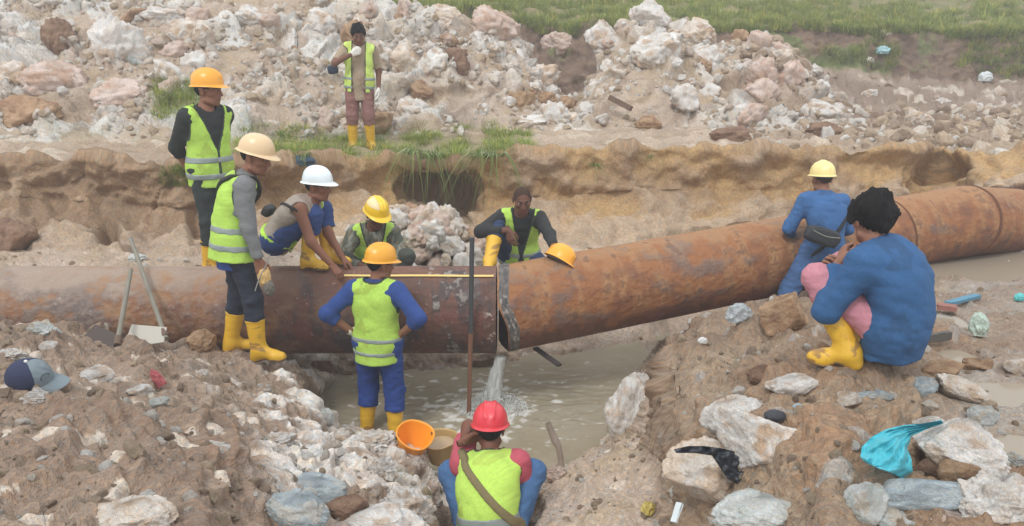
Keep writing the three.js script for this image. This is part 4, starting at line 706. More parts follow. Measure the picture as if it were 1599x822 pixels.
const CURL = { relaxed: [0.3, 0.4, 0.25], grip: [1.1, 1.2, 0.7], flat: [0.12, 0.1, 0.08], fist: [1.45, 1.55, 0.9], half: [0.7, 0.75, 0.4], point: [[0.5, 0.6, 0.3], [0.15, 0.3, 0.2], [0.5, 0.7, 0.4], [0.8, 0.8, 0.5]] };
// hard hat in the head's own axes (y up, z forward, origin at the head's centre)
function hatGeo(ridges) {
  const N = 72, M = 34, pos = [], idx = [], half = (inner) => {
    for (let m = 0; m <= M; m++) for (let k = 0; k <= N; k++) {
      const f = k / N * Math.PI * 2, c = Math.sin(f), w = Math.cos(f), t = m / M;                       // w: forward
      let x, y, z; const A = 0.108 - inner * 0.003, B = 0.13 - inner * 0.003, Hh = 0.128 - inner * 0.003, dome = Math.min(1, t / 0.78), e = dome * Math.PI / 2, rr = Math.pow(Math.sin(e), 0.86);
      x = A * rr * c; z = B * rr * w - 0.004; y = Hh * Math.pow(Math.cos(e), 0.92);
      if (t > 0.78) { const b = (t - 0.78) / 0.22, out = 0.012 + 0.036 * Math.pow(Math.max(0, w), 2.2) + 0.006 * Math.pow(Math.max(0, -w), 2); x += out * b * c * 0.9; z += out * b * w; y += -0.012 * b * b - 0.012 * Math.pow(Math.max(0, w), 2) * b + (b > 0.9 ? 0.0015 : 0); }
      else if (ridges && !inner) { for (const rx of ridges) { const d = Math.abs(x - rx * (0.65 + 0.35 * Math.cos(e))); const on = sstep(0.013, 0.004, d) * sstep(1.28, 1.05, e) ; x += 0; y += 0.0085 * on * Math.cos(e); z += 0.008 * on * Math.sin(e) * w; } }
      pos.push(x, y + 0.045, z);
    }
  };
  half(0); half(1);
  const W = N + 1, off = (M + 1) * W;
  for (let m = 0; m < M; m++) for (let k = 0; k < N; k++) { const a = m * W + k, b = a + W; idx.push(a, b, a + 1, a + 1, b, b + 1); idx.push(off + a, off + a + 1, off + b, off + a + 1, off + b + 1, off + b); }
  for (let k = 0; k < N; k++) { const a = M * W + k, b = off + M * W + k; idx.push(a, b, a + 1, a + 1, b, b + 1); }
  const g = new THREE.BufferGeometry(); g.setAttribute('position', new THREE.Float32BufferAttribute(pos, 3)); g.setIndex(idx); g.computeVertexNormals(); return g;
}
const hatShapes = { plain: hatGeo(null), three: hatGeo([-0.034, 0, 0.034]), two: hatGeo([-0.03, 0.03]), one: hatGeo([0]) };
const hatBand = (() => { const g = new THREE.TorusGeometry(0.092, 0.004, 8, 48); g.scale(0.98, 1.2, 3.2); g.rotateX(Math.PI / 2); g.translate(0, 0.037, -0.004); return g; })();
const hatMat = (rgb, rough = 0.35) => new THREE.MeshPhysicalMaterial({ color: new THREE.Color(...lin(...rgb)), roughness: rough, clearcoat: 0.3, clearcoatRoughness: 0.3 });

const camoTex = dataTex(256, 256, (i, j) => { const a = fbm(i / 22, j / 60, 5, 3), b = fbm(i / 16, j / 40, 15, 3); return toS(a > 0.12 ? lin(84, 88, 74) : b > 0.1 ? lin(112, 104, 84) : a < -0.25 ? lin(140, 142, 132) : lin(118, 122, 110)); }); camoTex.repeat.set(2.5, 2.5);
// ------------------------------------------------------------------ a worker
function ik(a, c, l1, l2, pole) {
  const d = c.clone().sub(a); let L = d.length(); const most = (l1 + l2) * 0.995; if (L > most) { d.multiplyScalar(most / L); L = most; c = a.clone().add(d); }
  d.normalize(); const x = (l1 * l1 - l2 * l2 + L * L) / (2 * L), h = Math.sqrt(Math.max(0, l1 * l1 - x * x)), p = pole.clone().addScaledVector(d, -pole.dot(d)).normalize();
  return [a.clone().addScaledVector(d, x).addScaledVector(p, h), c];
}
const v3 = (a) => V(...a);
const CELL = 0.0095;
function worker(o) {
  const root = thing('person', o.label, 'person', o.pos, undefined); root.rotation.y = o.turn; const S = o.scale ?? 1; root.scale.setScalar(S);
  // skeleton
  const P = v3(o.pelvis), up = v3(o.up ?? [0, 1, 0]).normalize(), side = V(Math.cos(o.twist ?? 0), 0, -Math.sin(o.twist ?? 0)); side.addScaledVector(up, -side.dot(up)).normalize(); const fr = side.clone().cross(up).normalize();
  const hunch = o.hunch ?? 0, tl = o.torso ?? 1, at = (b, s = 0, f = 0) => P.clone().addScaledVector(up, b * tl).addScaledVector(side, s).addScaledVector(fr, f + hunch * (b * b) * 1.4 - hunch * 0.06 * Math.sin(Math.min(1, Math.max(0, b) / 0.45) * Math.PI) * 4 * 0.5);
  const pside = V(Math.cos(o.hipTwist ?? 0), 0, -Math.sin(o.hipTwist ?? 0));
  const chest = at(0.3), neck = at(0.475), hq = new THREE.Quaternion().setFromEuler(new THREE.Euler(o.head?.[1] ?? 0, o.head?.[0] ?? 0, o.head?.[2] ?? 0, 'YXZ')), hc = neck.clone().add(V(0, 0.13, 0.035).applyQuaternion(hq)).addScaledVector(up, 0.012).add(V(0, 0.01, 0));
  const sh = { l: at(0.43, 0.175 + (o.shrug ?? 0), o.shf?.[0] ?? 0), r: at(0.43, -0.175, o.shf?.[1] ?? 0) }, hip = { l: P.clone().addScaledVector(pside, 0.088), r: P.clone().addScaledVector(pside, -0.088) };
  const arm = {}, leg = {};
  for (const s of ['l', 'r']) {
    const A = o.arms[s]; const [elb, wr] = ik(sh[s], v3(A.hand), 0.285, 0.25, v3(A.pole)); arm[s] = { elb, wr };
    const L = o.legs[s]; const [kn, an] = ik(hip[s], v3(L.ankle), 0.42, 0.405, v3(L.pole ?? [0, 0, 1])); const yaw = L.yaw ?? 0, pitch = L.pitch ?? 0; leg[s] = { kn, an, ff: V(Math.sin(yaw) * Math.cos(pitch), Math.sin(pitch), Math.cos(yaw) * Math.cos(pitch)) };
  }
  const torso = [
    bone(hip.l.clone().addScaledVector(up, 0.02), hip.r.clone().addScaledVector(up, 0.02), 0.092, 0.092, fr, 1.05), bone(at(0.03), at(0.2), 0.132, 0.122, fr, 0.78), bone(at(0.2), at(0.34, 0, -0.005), 0.128, 0.142, fr, 0.76), bone(at(0.3, 0.05), at(0.3, -0.05), 0.115, 0.115, fr, 0.82),
    bone(sh.l.clone().addScaledVector(side, -0.03), sh.r.clone().addScaledVector(side, 0.03), 0.062, 0.062), bone(at(0.4), neck.clone().addScaledVector(up, 0.0), 0.085, 0.058),
  ];
  const neckB = bone(at(0.44), hc.clone().add(V(0, -0.06, -0.02).applyQuaternion(hq)), 0.058, 0.05);
  const armB = (s, r = 0) => [bone(sh[s], arm[s].elb, 0.051 + r, 0.041 + r), bone(arm[s].elb, arm[s].wr, 0.040 + r * 0.8, 0.027 + r * 0.7)];
  const legB = (s) => [bone(hip[s], leg[s].kn, 0.088, 0.06), bone(leg[s].kn, leg[s].an, 0.056, 0.04)];
  const pts = [P, neck, hc, ...['l', 'r'].flatMap((s) => [sh[s], arm[s].elb, arm[s].wr, leg[s].kn, leg[s].an, hip[s]])];
  const [lo, hi] = box3(pts, 0.21);
  const skin = o.skin ?? SKIN;
  // body
  const bf = new Field(lo, hi, 0.0125); for (const b of torso) bf.add(b, -0.006, 0.05); bf.add(neckB, 0, 0.03); for (const s of ['l', 'r']) { for (const b of armB(s)) bf.add(b, 0, 0.03); for (const b of legB(s)) bf.add(b, -0.006, 0.04); }
  const bits = [bf.mesh(skin)];
  const hm = new THREE.Matrix4().compose(hc, hq, V(1, 1, 1)); bits.push(headGeo(skin).applyMatrix4(hm));
  const gl = [];
  for (const s of ['l', 'r']) {
    const A = o.arms[s], gloved = A.glove, ydir = (A.dir ? v3(A.dir) : arm[s].wr.clone().sub(arm[s].elb)).normalize(), zn = v3(A.palm ?? [0, 0, -1]); zn.addScaledVector(ydir, -zn.dot(ydir)).normalize(); const xn = ydir.clone().cross(zn);
    const m = new THREE.Matrix4().makeBasis(xn, ydir, zn).setPosition(arm[s].wr); const g = handGeo(skin, CURL[A.curl ?? 'relaxed'], A.thumb ?? 0.5, A.spread ?? 0.06);
    if (s === 'l') { g.scale(-1, 1, 1); const ix = g.index.array; for (let i = 0; i < ix.length; i += 3) [ix[i], ix[i + 1]] = [ix[i + 1], ix[i]]; g.computeVertexNormals(); }
    if (gloved) { const gg = g.clone(); gg.deleteAttribute('color'); const p = gg.attributes.position, nn = gg.attributes.normal; for (let i = 0; i < p.count; i++) p.setXYZ(i, p.getX(i) + nn.getX(i) * 0.003, p.getY(i) + nn.getY(i) * 0.003, p.getZ(i) + nn.getZ(i) * 0.003); gg.applyMatrix4(m); gl.push([gg, gloved]); }
    bits.push(g.applyMatrix4(m));
  }
  part('body', mergeGeometries(bits), skinMat, root);
  for (const [g, c] of gl) part('glove', g, fabric(c), root);
  for (const s of [-1, 1]) { const e = part('eye', eyeGeo, eyeMat, root); e.position.copy(V(s * 0.031, 0.009, 0.0785).applyMatrix4(hm)); e.quaternion.copy(hq); }
  if (o.hair) { const h = part('hair', hair(o.hair), o.hair === 'cropped' ? cropMat : hairMat, root); h.position.copy(hc); h.quaternion.copy(hq); }
  if (o.hat) {
    const h = part('helmet', hatShapes[o.hat.shape ?? 'three'], hatMat(o.hat.rgb), root); const q = hq.clone().multiply(new THREE.Quaternion().setFromEuler(new THREE.Euler(o.hat.tilt ?? -0.05, 0, 0))); h.position.copy(hc); h.quaternion.copy(q);
    part('head_band', hatBand, new THREE.MeshStandardMaterial({ color: new THREE.Color(...lin(...(o.hat.band ?? [70, 70, 66]))), roughness: 0.8 }), h);
    if (o.hat.patch) { const pg = hatShapes[o.hat.shape ?? 'three']; const keep = pg.index.array, ix = [], pp = pg.attributes.position; for (let i = 0; i < keep.length / 2; i += 3) { const a = keep[i], x = pp.getX(a), y = pp.getY(a); if (x < -0.03 && y > 0.06 && pp.getZ(a) > -0.05) ix.push(keep[i], keep[i + 1], keep[i + 2]); } const g2 = pg.clone(); g2.setIndex(ix); const p2 = g2.attributes.position, n2 = g2.attributes.normal; for (let i = 0; i < p2.count; i++) p2.setXYZ(i, p2.getX(i) + n2.getX(i) * 0.0012, p2.getY(i) + n2.getY(i) * 0.0012, p2.getZ(i) + n2.getZ(i) * 0.0012); part('worn_patch', g2, hatMat(o.hat.patch, 0.6), h); }
  }
  // trousers
  if (o.trousers) {
    const T = o.trousers, f = new Field(lo, hi, CELL), g = T.loose ?? 0.014;
    for (const b of torso.slice(0, 1)) f.add(b, g, 0.05); f.add(bone(at(-0.02), at(0.08), 0.118, 0.125, fr, 0.82), g, 0.05);
    f.all((x, y, z, v) => Math.max(v, (x - P.x) * up.x + (y - P.y) * up.y + (z - P.z) * up.z - 0.03));
    for (const s of ['l', 'r']) { const m = leg[s].kn.clone().lerp(leg[s].an, T.end ?? 0.5); f.add(bone(hip[s], leg[s].kn, 0.088 + g, 0.064 + g), 0, 0.05).add(capped(bone(leg[s].kn, m, 0.064 + g, 0.064 + g * (T.flare ?? 1))), 0, 0.03); }
    f.all((x, y, z, v) => v > 0.06 ? v : v + 0.007 * ridged(x * 7 + 3, y * 15, z * 7, 2) + 0.003 * noise(x * 20, y * 20, z * 20));
    part('trousers', f.mesh(), fabric(T.rgb, T.mat), root);
  }
  // boots
  for (const s of ['l', 'r']) {
    const L = leg[s], B = o.legs[s]; if (B.noBoot) continue;
    const shin = L.kn.clone().sub(L.an), len = shin.length(), n = shin.normalize(), high = B.high ?? 0.25, top = L.an.clone().addScaledVector(n, high), fn = V(0, 1, 0).addScaledVector(L.ff, -L.ff.y).normalize(), [bl, bh] = box3([top, L.an.clone().addScaledVector(L.ff, 0.19), L.an.clone().addScaledVector(L.ff, -0.06)], 0.13);
    const f = new Field(bl, bh, 0.0072), sole = L.an.clone().addScaledVector(fn, -0.08), heel = L.an.clone().addScaledVector(L.ff, -0.02).addScaledVector(fn, -0.045), ball = L.an.clone().addScaledVector(L.ff, 0.125).addScaledVector(fn, -0.048), toe = L.an.clone().addScaledVector(L.ff, 0.165).addScaledVector(fn, -0.05);
    f.add(bone(top.clone().addScaledVector(n, 0.05), L.an, 0.074, 0.054), 0, 0.01).add(bone(L.an, heel, 0.053, 0.045), 0, 0.03).add(bone(L.an.clone().addScaledVector(L.ff, 0.02), ball, 0.05, 0.04), 0, 0.04).add(bone(ball, toe, 0.046, 0.036), 0, 0.03);
    f.all((x, y, z, v) => { if (v > 0.05) return v; const t = (x - top.x) * n.x + (y - top.y) * n.y + (z - top.z) * n.z, w = (x - sole.x) * fn.x + (y - sole.y) * fn.y + (z - sole.z) * fn.z; v += 0.0035 * ridged(x * 6, y * 16, z * 6, 1) * sstep(0.02, 0.1, w); if (w > 0.05) v -= 0.004 * sstep(0.012, 0.004, Math.abs(t + 0.012)); return Math.max(v, t, -w); });
    const solid = f.clone(), b = part('boot', f.mesh(), bootMat, root);
    const sf = solid.all((x, y, z, v) => { const w = (x - sole.x) * fn.x + (y - sole.y) * fn.y + (z - sole.z) * fn.z; return Math.max(v - 0.004, w - 0.014 - 0.04 * Math.max(0, noise(x * 14 + o.pos[0] * 9, y * 14, z * 14) + 0.1), -w - 0.006); }); part('sole', sf.mesh(), soleMat, b);
    if (B.mark) { const q = new THREE.TorusGeometry(0.016, 0.0014, 6, 4); q.rotateZ(Math.PI / 4); const m = part('printed_mark', q, HV.trim, b), out = v3(B.mark).addScaledVector(n, -v3(B.mark).dot(n)).normalize(); m.position.copy(L.an).addScaledVector(n, 0.13).addScaledVector(out, 0.0655); m.quaternion.setFromRotationMatrix(new THREE.Matrix4().makeBasis(n.clone().cross(out), n, out)); }
  }
  // shirt
  const sg = o.shirt.loose ?? 0.014, coord = (x, y, z) => { const dx = x - P.x, dy = y - P.y, dz = z - P.z; return [dx * side.x + dy * side.y + dz * side.z, dx * up.x + dy * up.y + dz * up.z, dx * fr.x + dy * fr.y + dz * fr.z]; };
  {
    const f = new Field(lo, hi, CELL); for (const b of torso) f.add(b, sg, 0.06); f.add(bone(at(o.shirt.hem ?? -0.06), at(0.1), 0.135, 0.125, fr, 0.82), sg + 0.004, 0.05);
    for (const s of ['l', 'r']) {
      const e = o.shirt.sleeve?.[s] ?? o.shirt.sleeve ?? 1.9, up1 = Math.min(1, e), q = sh[s].clone().lerp(arm[s].elb, up1), wide = o.shirt.wide ?? 0.013;
      if (e > 0.05) { f.add(e > 1 ? bone(sh[s], q, 0.058 + wide, 0.046 + wide) : capped(bone(sh[s], q, 0.058 + wide, lerp(0.058, 0.046, up1) + wide)), 0, 0.05); if (e > 1) f.add(capped(bone(arm[s].elb, arm[s].elb.clone().lerp(arm[s].wr, e - 1), 0.045 + wide, lerp(0.045, 0.033, e - 1) + wide)), 0, 0.03); }
      if (e > 0.05) { }
      else f.all((x, y, z, v) => { const d = boneD(bone(sh[s].clone().addScaledVector(side, (s === 'l' ? 1 : -1) * 0.035), arm[s].elb, 0.085, 0.08), x, y, z); return Math.max(v, -d); });
    }
    const hemB = o.shirt.hem ?? -0.06, nk = neck.clone().addScaledVector(up, 0.045).addScaledVector(fr, 0.03);
    f.all((x, y, z, v) => { if (v > 0.06) return v; const [a, b, c] = coord(x, y, z); v += (o.shirt.fold ?? 0.006) * ridged(x * 5 + 9 + y * 3, y * 9 - x * 4, z * 5, 2) + 0.001 * noise(x * 16, y * 16, z * 16); return Math.max(v, hemB - b + 0.012 * noise(a * 9, c * 9, 2), 0.072 - Math.hypot(x - nk.x, y - nk.y, z - nk.z)); });
    part('shirt', f.mesh(), fabric(o.shirt.rgb, o.shirt.mat), root);
    if (o.shirt.tail) { const t = f.clone().all((x, y, z, v) => { const [a, b] = coord(x, y, z); return Math.max(v - 0.005, b - o.shirt.tail.to, hemB - 0.03 - b); }); part('shirt_tail', t.mesh(), fabric(o.shirt.tail.rgb), root); }
  }
  // vest, its bands, straps
  const vg = sg + 0.013;
  const vest = (hemB, grow, flare = 0) => { const f = new Field(lo, hi, CELL); for (const b of torso) f.add(b, vg + grow, 0.06); f.add(bone(at(hemB), at(0.12), 0.152 + flare, 0.13, fr, 0.86), vg + 0.008 + grow, 0.05); return f; };
  if (o.vest) {
    const W = o.vest, f = vest(W.hem ?? -0.1, 0, W.flare ?? 0), hemB = W.hem ?? -0.1;
    const nk = neck.clone().addScaledVector(up, 0.04), holes = ['l', 'r'].map((s) => bone(sh[s].clone().addScaledVector(side, (s === 'l' ? 1 : -1) * (W.open ? 0.02 : 0.028)).addScaledVector(up, -0.012), sh[s].clone().addScaledVector(side, (s === 'l' ? 1 : -1) * 0.08).addScaledVector(up, -0.13), 0.07, 0.085)).concat(['l', 'r'].map((s) => bone(sh[s].clone().lerp(arm[s].elb, 0.25), sh[s].clone().lerp(arm[s].elb, 0.6), 0.07 + (o.shirt.wide ?? 0.013), 0.06 + (o.shirt.wide ?? 0.013))));
    f.all((x, y, z, v) => {
      if (v > 0.06) return v; const [a, b, c] = coord(x, y, z); v += 0.006 * ridged(x * 5 + 30, y * 6 - x * 3, z * 5, 2) + 0.004 * ridged(x * 2.5 + y * 9, y * 3, z * 2.5 + 8, 1);
      return Math.max(v, hemB - b + 0.008 * noise(a * 8, c * 8, 6));
    });
    const edges = (x, y, z) => { const [a, b, c] = coord(x, y, z); let e = 0.088 - Math.hypot(x - nk.x, y - nk.y, z - nk.z); for (const h of holes) e = Math.max(e, -boneD(h, x, y, z)); if (c > 0 && W.v !== undefined) e = Math.max(e, (W.gap ?? 0) + Math.max(0, b - W.v) * (W.slope ?? 0.4) - Math.abs(a - (W.mid ?? 0))); return e; };
    f.all((x, y, z, v) => v > 0.06 ? v : Math.max(v, edges(x, y, z)));
    part('vest_binding', f.clone().all((x, y, z, v) => v > 0.06 ? v : Math.max(v - 0.0035, -0.009 - edges(x, y, z))).mesh(), W.trim ?? HV.trim, root);
    part('safety_vest', f.mesh(), W.mat ?? HV.hi, root);
    (W.bands ?? [0.06, -0.03]).forEach((h) => { const t = f.clone().all((x, y, z, v) => { const [a, b] = coord(x, y, z); return Math.max(v - 0.0045, Math.abs(b - h - 0.01 * noise(a * 5, 1, h * 50)) - (W.bw ?? 0.021)); }); part('reflective_band', t.mesh(), HV.stripe, root); });
  }
  if (o.strap) for (const t of [o.strap].flat()) { const n = v3(t.n).normalize(), f = vest(-0.12, (o.vest ? 0.012 : -0.004)); f.all((x, y, z, v) => { const [a, b, c] = coord(x, y, z); return Math.max(v, Math.abs(a * n.x + b * n.y + c * n.z - t.d) - (t.w ?? 0.02), -0.1 - b, b - 0.5, Math.hypot(a, c) * 0 + (t.only ? -c * t.only : -9)); }); part(t.name ?? 'shoulder_strap', f.mesh(), fabric(t.rgb), root); }
  return { root, at, hc, hq, hm, sh, arm, leg, P, up, fr, side, S, world: (p) => p.clone().multiplyScalar(S).applyAxisAngle(V(0, 1, 0), o.turn).add(v3(o.pos)) };
}

// ------------------------------------------------------------------ the ten workers (own axes: facing +z, their left is +x)
const stand = (o = {}) => ({ l: { ankle: [0.10, 0.085, 0.0], pole: [0.05, 0, 1], yaw: 0.25, ...o.l }, r: { ankle: [-0.10, 0.085, 0.0], pole: [-0.05, 0, 1], yaw: -0.25, ...o.r } });
function who(name, [px, d, h], [fx, fz], scale, fn) {
  const pos = [xOf(px, d, h), h, -d], turn = Math.atan2(fx, fz);
  const L = (qx, qy, qd) => { const p = place(qx, qy, qd).sub(V(...pos)).applyAxisAngle(V(0, 1, 0), -turn).divideScalar(scale); return [p.x, p.y, p.z]; };
  const w = worker({ pos, turn, scale, ...fn(L) });
  { const f = (p) => { const q = w.world(p); return project(q.x, q.y, q.z).map(Math.round).join(',') + ' d' + (-q.z).toFixed(2) + ' h' + q.y.toFixed(2); }; DBG.push([name, 'head', f(w.hc), 'neck', f(w.at(0.475)), 'P', f(w.P), 'hatTop', f(w.hc.clone().add(V(0, 0.17, 0).applyQuaternion(w.hq))), 'hL', f(w.arm.l.wr), 'hR', f(w.arm.r.wr), 'eL', f(w.arm.l.elb), 'eR', f(w.arm.r.elb), 'kL', f(w.leg.l.kn), 'kR', f(w.leg.r.kn), 'aL', f(w.leg.l.an), 'aR', f(w.leg.r.an)].join(' ')); }
  return w;
}
const DBG = [];
const MEN = {};
MEN.behind = who('1 black shirt', [345, 6.64, 1.0], [0.8, 0.6], 1.06, () => ({
  label: 'man in orange helmet and black shirt behind the left pipe, hands behind his back', pelvis: [0, 0.9, 0], up: [0, 1, 0.03], head: [0.55, 0.05, 0], hair: 'short', hat: { rgb: [240, 166, 44] },
  arms: { l: { hand: [0.06, 0.86, -0.2], pole: [1, 0, -0.6], dir: [-1, -0.1, -0.1], palm: [0, 0.2, -1], curl: 'half' }, r: { hand: [-0.08, 0.87, -0.17], pole: [-1, 0, -0.6], dir: [1, -0.1, -0.1], palm: [0, 0.2, -1], curl: 'half' } }, legs: stand(),
  trousers: { rgb: [44, 52, 50] }, shirt: { rgb: [42, 46, 44], sleeve: 1.35 }, vest: { v: 0.16, slope: 0.36, gap: 0.004, hem: -0.13, bands: [0.09, -0.04], bw: 0.024 } }));
MEN.tool = who('2 cream helmet', [383, 5.52, 0.66], [0.93, -0.3], 1.02, (L) => ({
  label: 'man in cream helmet and grey sleeves standing in front of the left pipe holding gloves', pelvis: [0, 0.9, 0], up: [0.02, 1, 0.11], hunch: 0.25, head: [-0.4, 0.3, 0], hair: 'short', hat: { rgb: [228, 198, 154], shape: 'plain' },
  arms: { l: { hand: [0.2, 0.86, 0.02], pole: [0.6, -0.2, -1], palm: [-1, 0, 0] }, r: { hand: L(408, 432, 5.36), pole: [-0.5, 0, -1], palm: [1, 0, 0.2], curl: 'grip' } },
  legs: { l: { ankle: [0.13, 0.085, -0.1], yaw: 0.15, pole: [0.1, 0, 1] }, r: { ankle: [-0.12, 0.085, 0.1], yaw: -0.25, pole: [-0.1, 0, 1], mark: [-1, 0, 0.3] } },
  trousers: { rgb: [42, 48, 62], loose: 0.014, end: 0.42 }, shirt: { rgb: [122, 124, 124], sleeve: 1.95, hem: -0.19, tail: { to: -0.1, rgb: [58, 84, 150] } }, vest: { v: 0.12, slope: 0.35, gap: 0.03, hem: -0.12, flare: 0.04, bands: [0.1, -0.02], bw: 0.022 }, strap: { n: [0.62, 0.78, 0.1], d: 0.3, w: 0.018, rgb: [50, 54, 46] } }));
MEN.hill = who('3 on berm', [566, 10.4, YD(237, 10.4)[1]], [0.12, 1], 1.0, (L) => ({
  label: 'bareheaded man in open vest on the ledge above the trench, gloved hand at chest', pelvis: [0, 0.9, 0], up: [0.05, 1, 0.02], head: [0.12, 0.42, 0.05], hair: 'tousled', skin: lin(122, 84, 66),
  arms: { l: { hand: [0.25, 0.82, 0.02], pole: [0.4, 0, -1], palm: [-1, 0, 0], glove: [226, 222, 214] }, r: { hand: [-0.06, 1.27, 0.2], pole: [-1, -0.6, 0.1], dir: [1, 0.45, 0.1], palm: [0, 0.1, -1], curl: 'half', glove: [226, 222, 214] } }, legs: stand({ l: { ankle: [0.12, 0.085, 0], high: 0.31 }, r: { ankle: [-0.12, 0.085, 0.02], high: 0.31 } }),
  trousers: { rgb: [140, 100, 92], end: 0.3, loose: 0.02 }, shirt: { rgb: [164, 146, 122], sleeve: 0.85, hem: -0.22, loose: 0.02 }, vest: { v: -0.5, slope: 0, gap: 0.085, hem: -0.11, bands: [0.06, -0.05], bw: 0.018, open: true, mat: fabric([206, 232, 120]) } }));
MEN.water = who('4 in water', [597, 5.55, -0.1], [0.15, -1], 0.97, (L) => ({
  label: 'man in orange helmet seen from behind, hands on hips, standing in the water', pelvis: [0, 0.9, 0], up: [0, 1, 0.03], head: [-0.75, 0.15, 0], hair: 'short', hat: { rgb: [240, 170, 42] },
  arms: { l: { hand: [0.2, 0.98, -0.01], pole: [1, -0.1, -0.5], dir: [-0.6, -0.3, 0.7], palm: [-1, 0, -0.2], curl: 'relaxed', glove: [220, 210, 196] }, r: { hand: [-0.2, 0.98, -0.01], pole: [-1, -0.1, -0.5], dir: [0.6, -0.3, 0.7], palm: [1, 0, -0.2], curl: 'relaxed' } }, legs: stand({ l: { ankle: [0.14, 0.085, 0.03] }, r: { ankle: [-0.13, 0.085, -0.05] } }),
  trousers: { rgb: [40, 68, 136], loose: 0.024, end: 0.42 }, shirt: { rgb: [44, 72, 134], sleeve: 1.4, wide: 0.02 }, vest: { hem: -0.15, bands: [0.05, -0.06], bw: 0.017 } }));
MEN.red = who('5 red helmet', [772, 4.06, 0.06], [0.12, -1], 1.0, (L) => ({
  label: 'man in red helmet and yellow vest squatting at the water with his back to us', pelvis: [0, 0.14, -0.16], up: [0.1, 0.95, 0.3], torso: 0.9, hunch: 0.55, shf: [0.03, 0.0], head: [0.1, 0.15, 0], hair: 'short', hat: { rgb: [226, 62, 72], shape: 'two', tilt: 0.02, band: [190, 186, 176] }, skin: lin(124, 82, 66),
  arms: { l: { hand: L(724, 690, 4.2), pole: [0.1, -0.7, 0.9], dir: [-0.7, 0.15, 0.5], palm: [-0.5, -0.2, -0.8], curl: 'half' }, r: { hand: [-0.06, 0.26, 0.34], pole: [-0.5, -1, -0.4], palm: [0, -1, 0] } },
  legs: { l: { ankle: [0.12, 0.085, 0.4], yaw: 0.35, pole: [0.5, 0.6, 0.5] }, r: { ankle: [-0.12, 0.085, 0.4], yaw: -0.35, pole: [-0.3, 0.6, 0.6] } },
  trousers: { rgb: [70, 106, 150], loose: 0.02, end: 0.5 }, shirt: { rgb: [186, 84, 98], sleeve: 0.72, wide: 0.024 }, vest: { hem: -0.12, bands: [0.115], bw: 0.03, mat: fabric([190, 226, 100]) }, strap: { n: [-0.74, 0.67, 0], d: 0.19, w: 0.021, rgb: [124, 112, 78], only: 0 } }));
MEN.squat = who('6 blue squat', [1334, 3.5, 1.46], [-0.74, -0.67], 0.95, (L) => ({
  label: 'bareheaded man in blue sweater and pink trousers squatting on a flat stone', pelvis: [0, 0.21, -0.17], up: [0.03, 1, 0.03], torso: 0.81, hunch: 0.38, shf: [0.02, 0.0], head: [-0.75, 0.22, 0], hair: 'bushy', skin: lin(146, 104, 84),
  arms: { l: { hand: L(1310, 412, 3.5), pole: [0.3, -1.2, 0.5], dir: [-0.6, 0.75, 0.0], palm: [-0.6, -0.3, -1], curl: 'half' }, r: { hand: [-0.1, 0.4, 0.2], pole: [-1, -0.8, 0], dir: [0.5, 0.7, 0.2], palm: [0.4, 0, -1], curl: 'half' } },
  legs: { l: { ankle: [0.14, 0.085, -0.02], yaw: 0.25, pole: [0.2, 0.3, 1], high: 0.27 }, r: { ankle: [-0.14, 0.085, -0.02], yaw: -0.3, pole: [-0.3, 0.75, 1], high: 0.29 } },
  trousers: { rgb: [192, 130, 140], loose: 0.013, end: 0.4 }, shirt: { rgb: [48, 90, 134], sleeve: 1.96, wide: 0.024, loose: 0.037, hem: -0.13, fold: 0.008 } }));
MEN.bag = who('7 blue bag', [1268, 6.72, 0.42], [-0.12, -1], 0.98, (L) => ({
  label: 'man in pale yellow helmet and blue clothes leaning at the right pipe, seen from behind', pelvis: [0, 0.83, -0.05], up: [-0.05, 1, 0.1], hunch: 0.3, head: [0.0, 0.18, 0], hair: 'cropped', hat: { rgb: [246, 226, 150], shape: 'one', band: [120, 150, 140], tilt: -0.1 },
  arms: { l: { hand: [0.16, 0.86, 0.26], pole: [1, -0.2, -0.7], palm: [-0.5, 0, -1], curl: 'half' }, r: { hand: [-0.14, 0.86, 0.26], pole: [-1, -0.2, -0.7], palm: [0.5, 0, -1], curl: 'half' } },
  legs: { l: { ankle: [0.42, 0.085, -0.1], yaw: 0.6, pole: [0.3, 0, 1] }, r: { ankle: [-0.1, 0.085, 0.08], yaw: -0.2, pole: [-0.1, 0, 1] } },
  trousers: { rgb: [66, 98, 142], loose: 0.03, end: 0.62, flare: 1.2 }, shirt: { rgb: [58, 100, 150], fold: 0.009, sleeve: 1.7, hem: -0.1, wide: 0.02, loose: 0.02 }, strap: { n: [0.72, 0.62, 0], d: 0.09, w: 0.015, rgb: [34, 36, 40] } }));
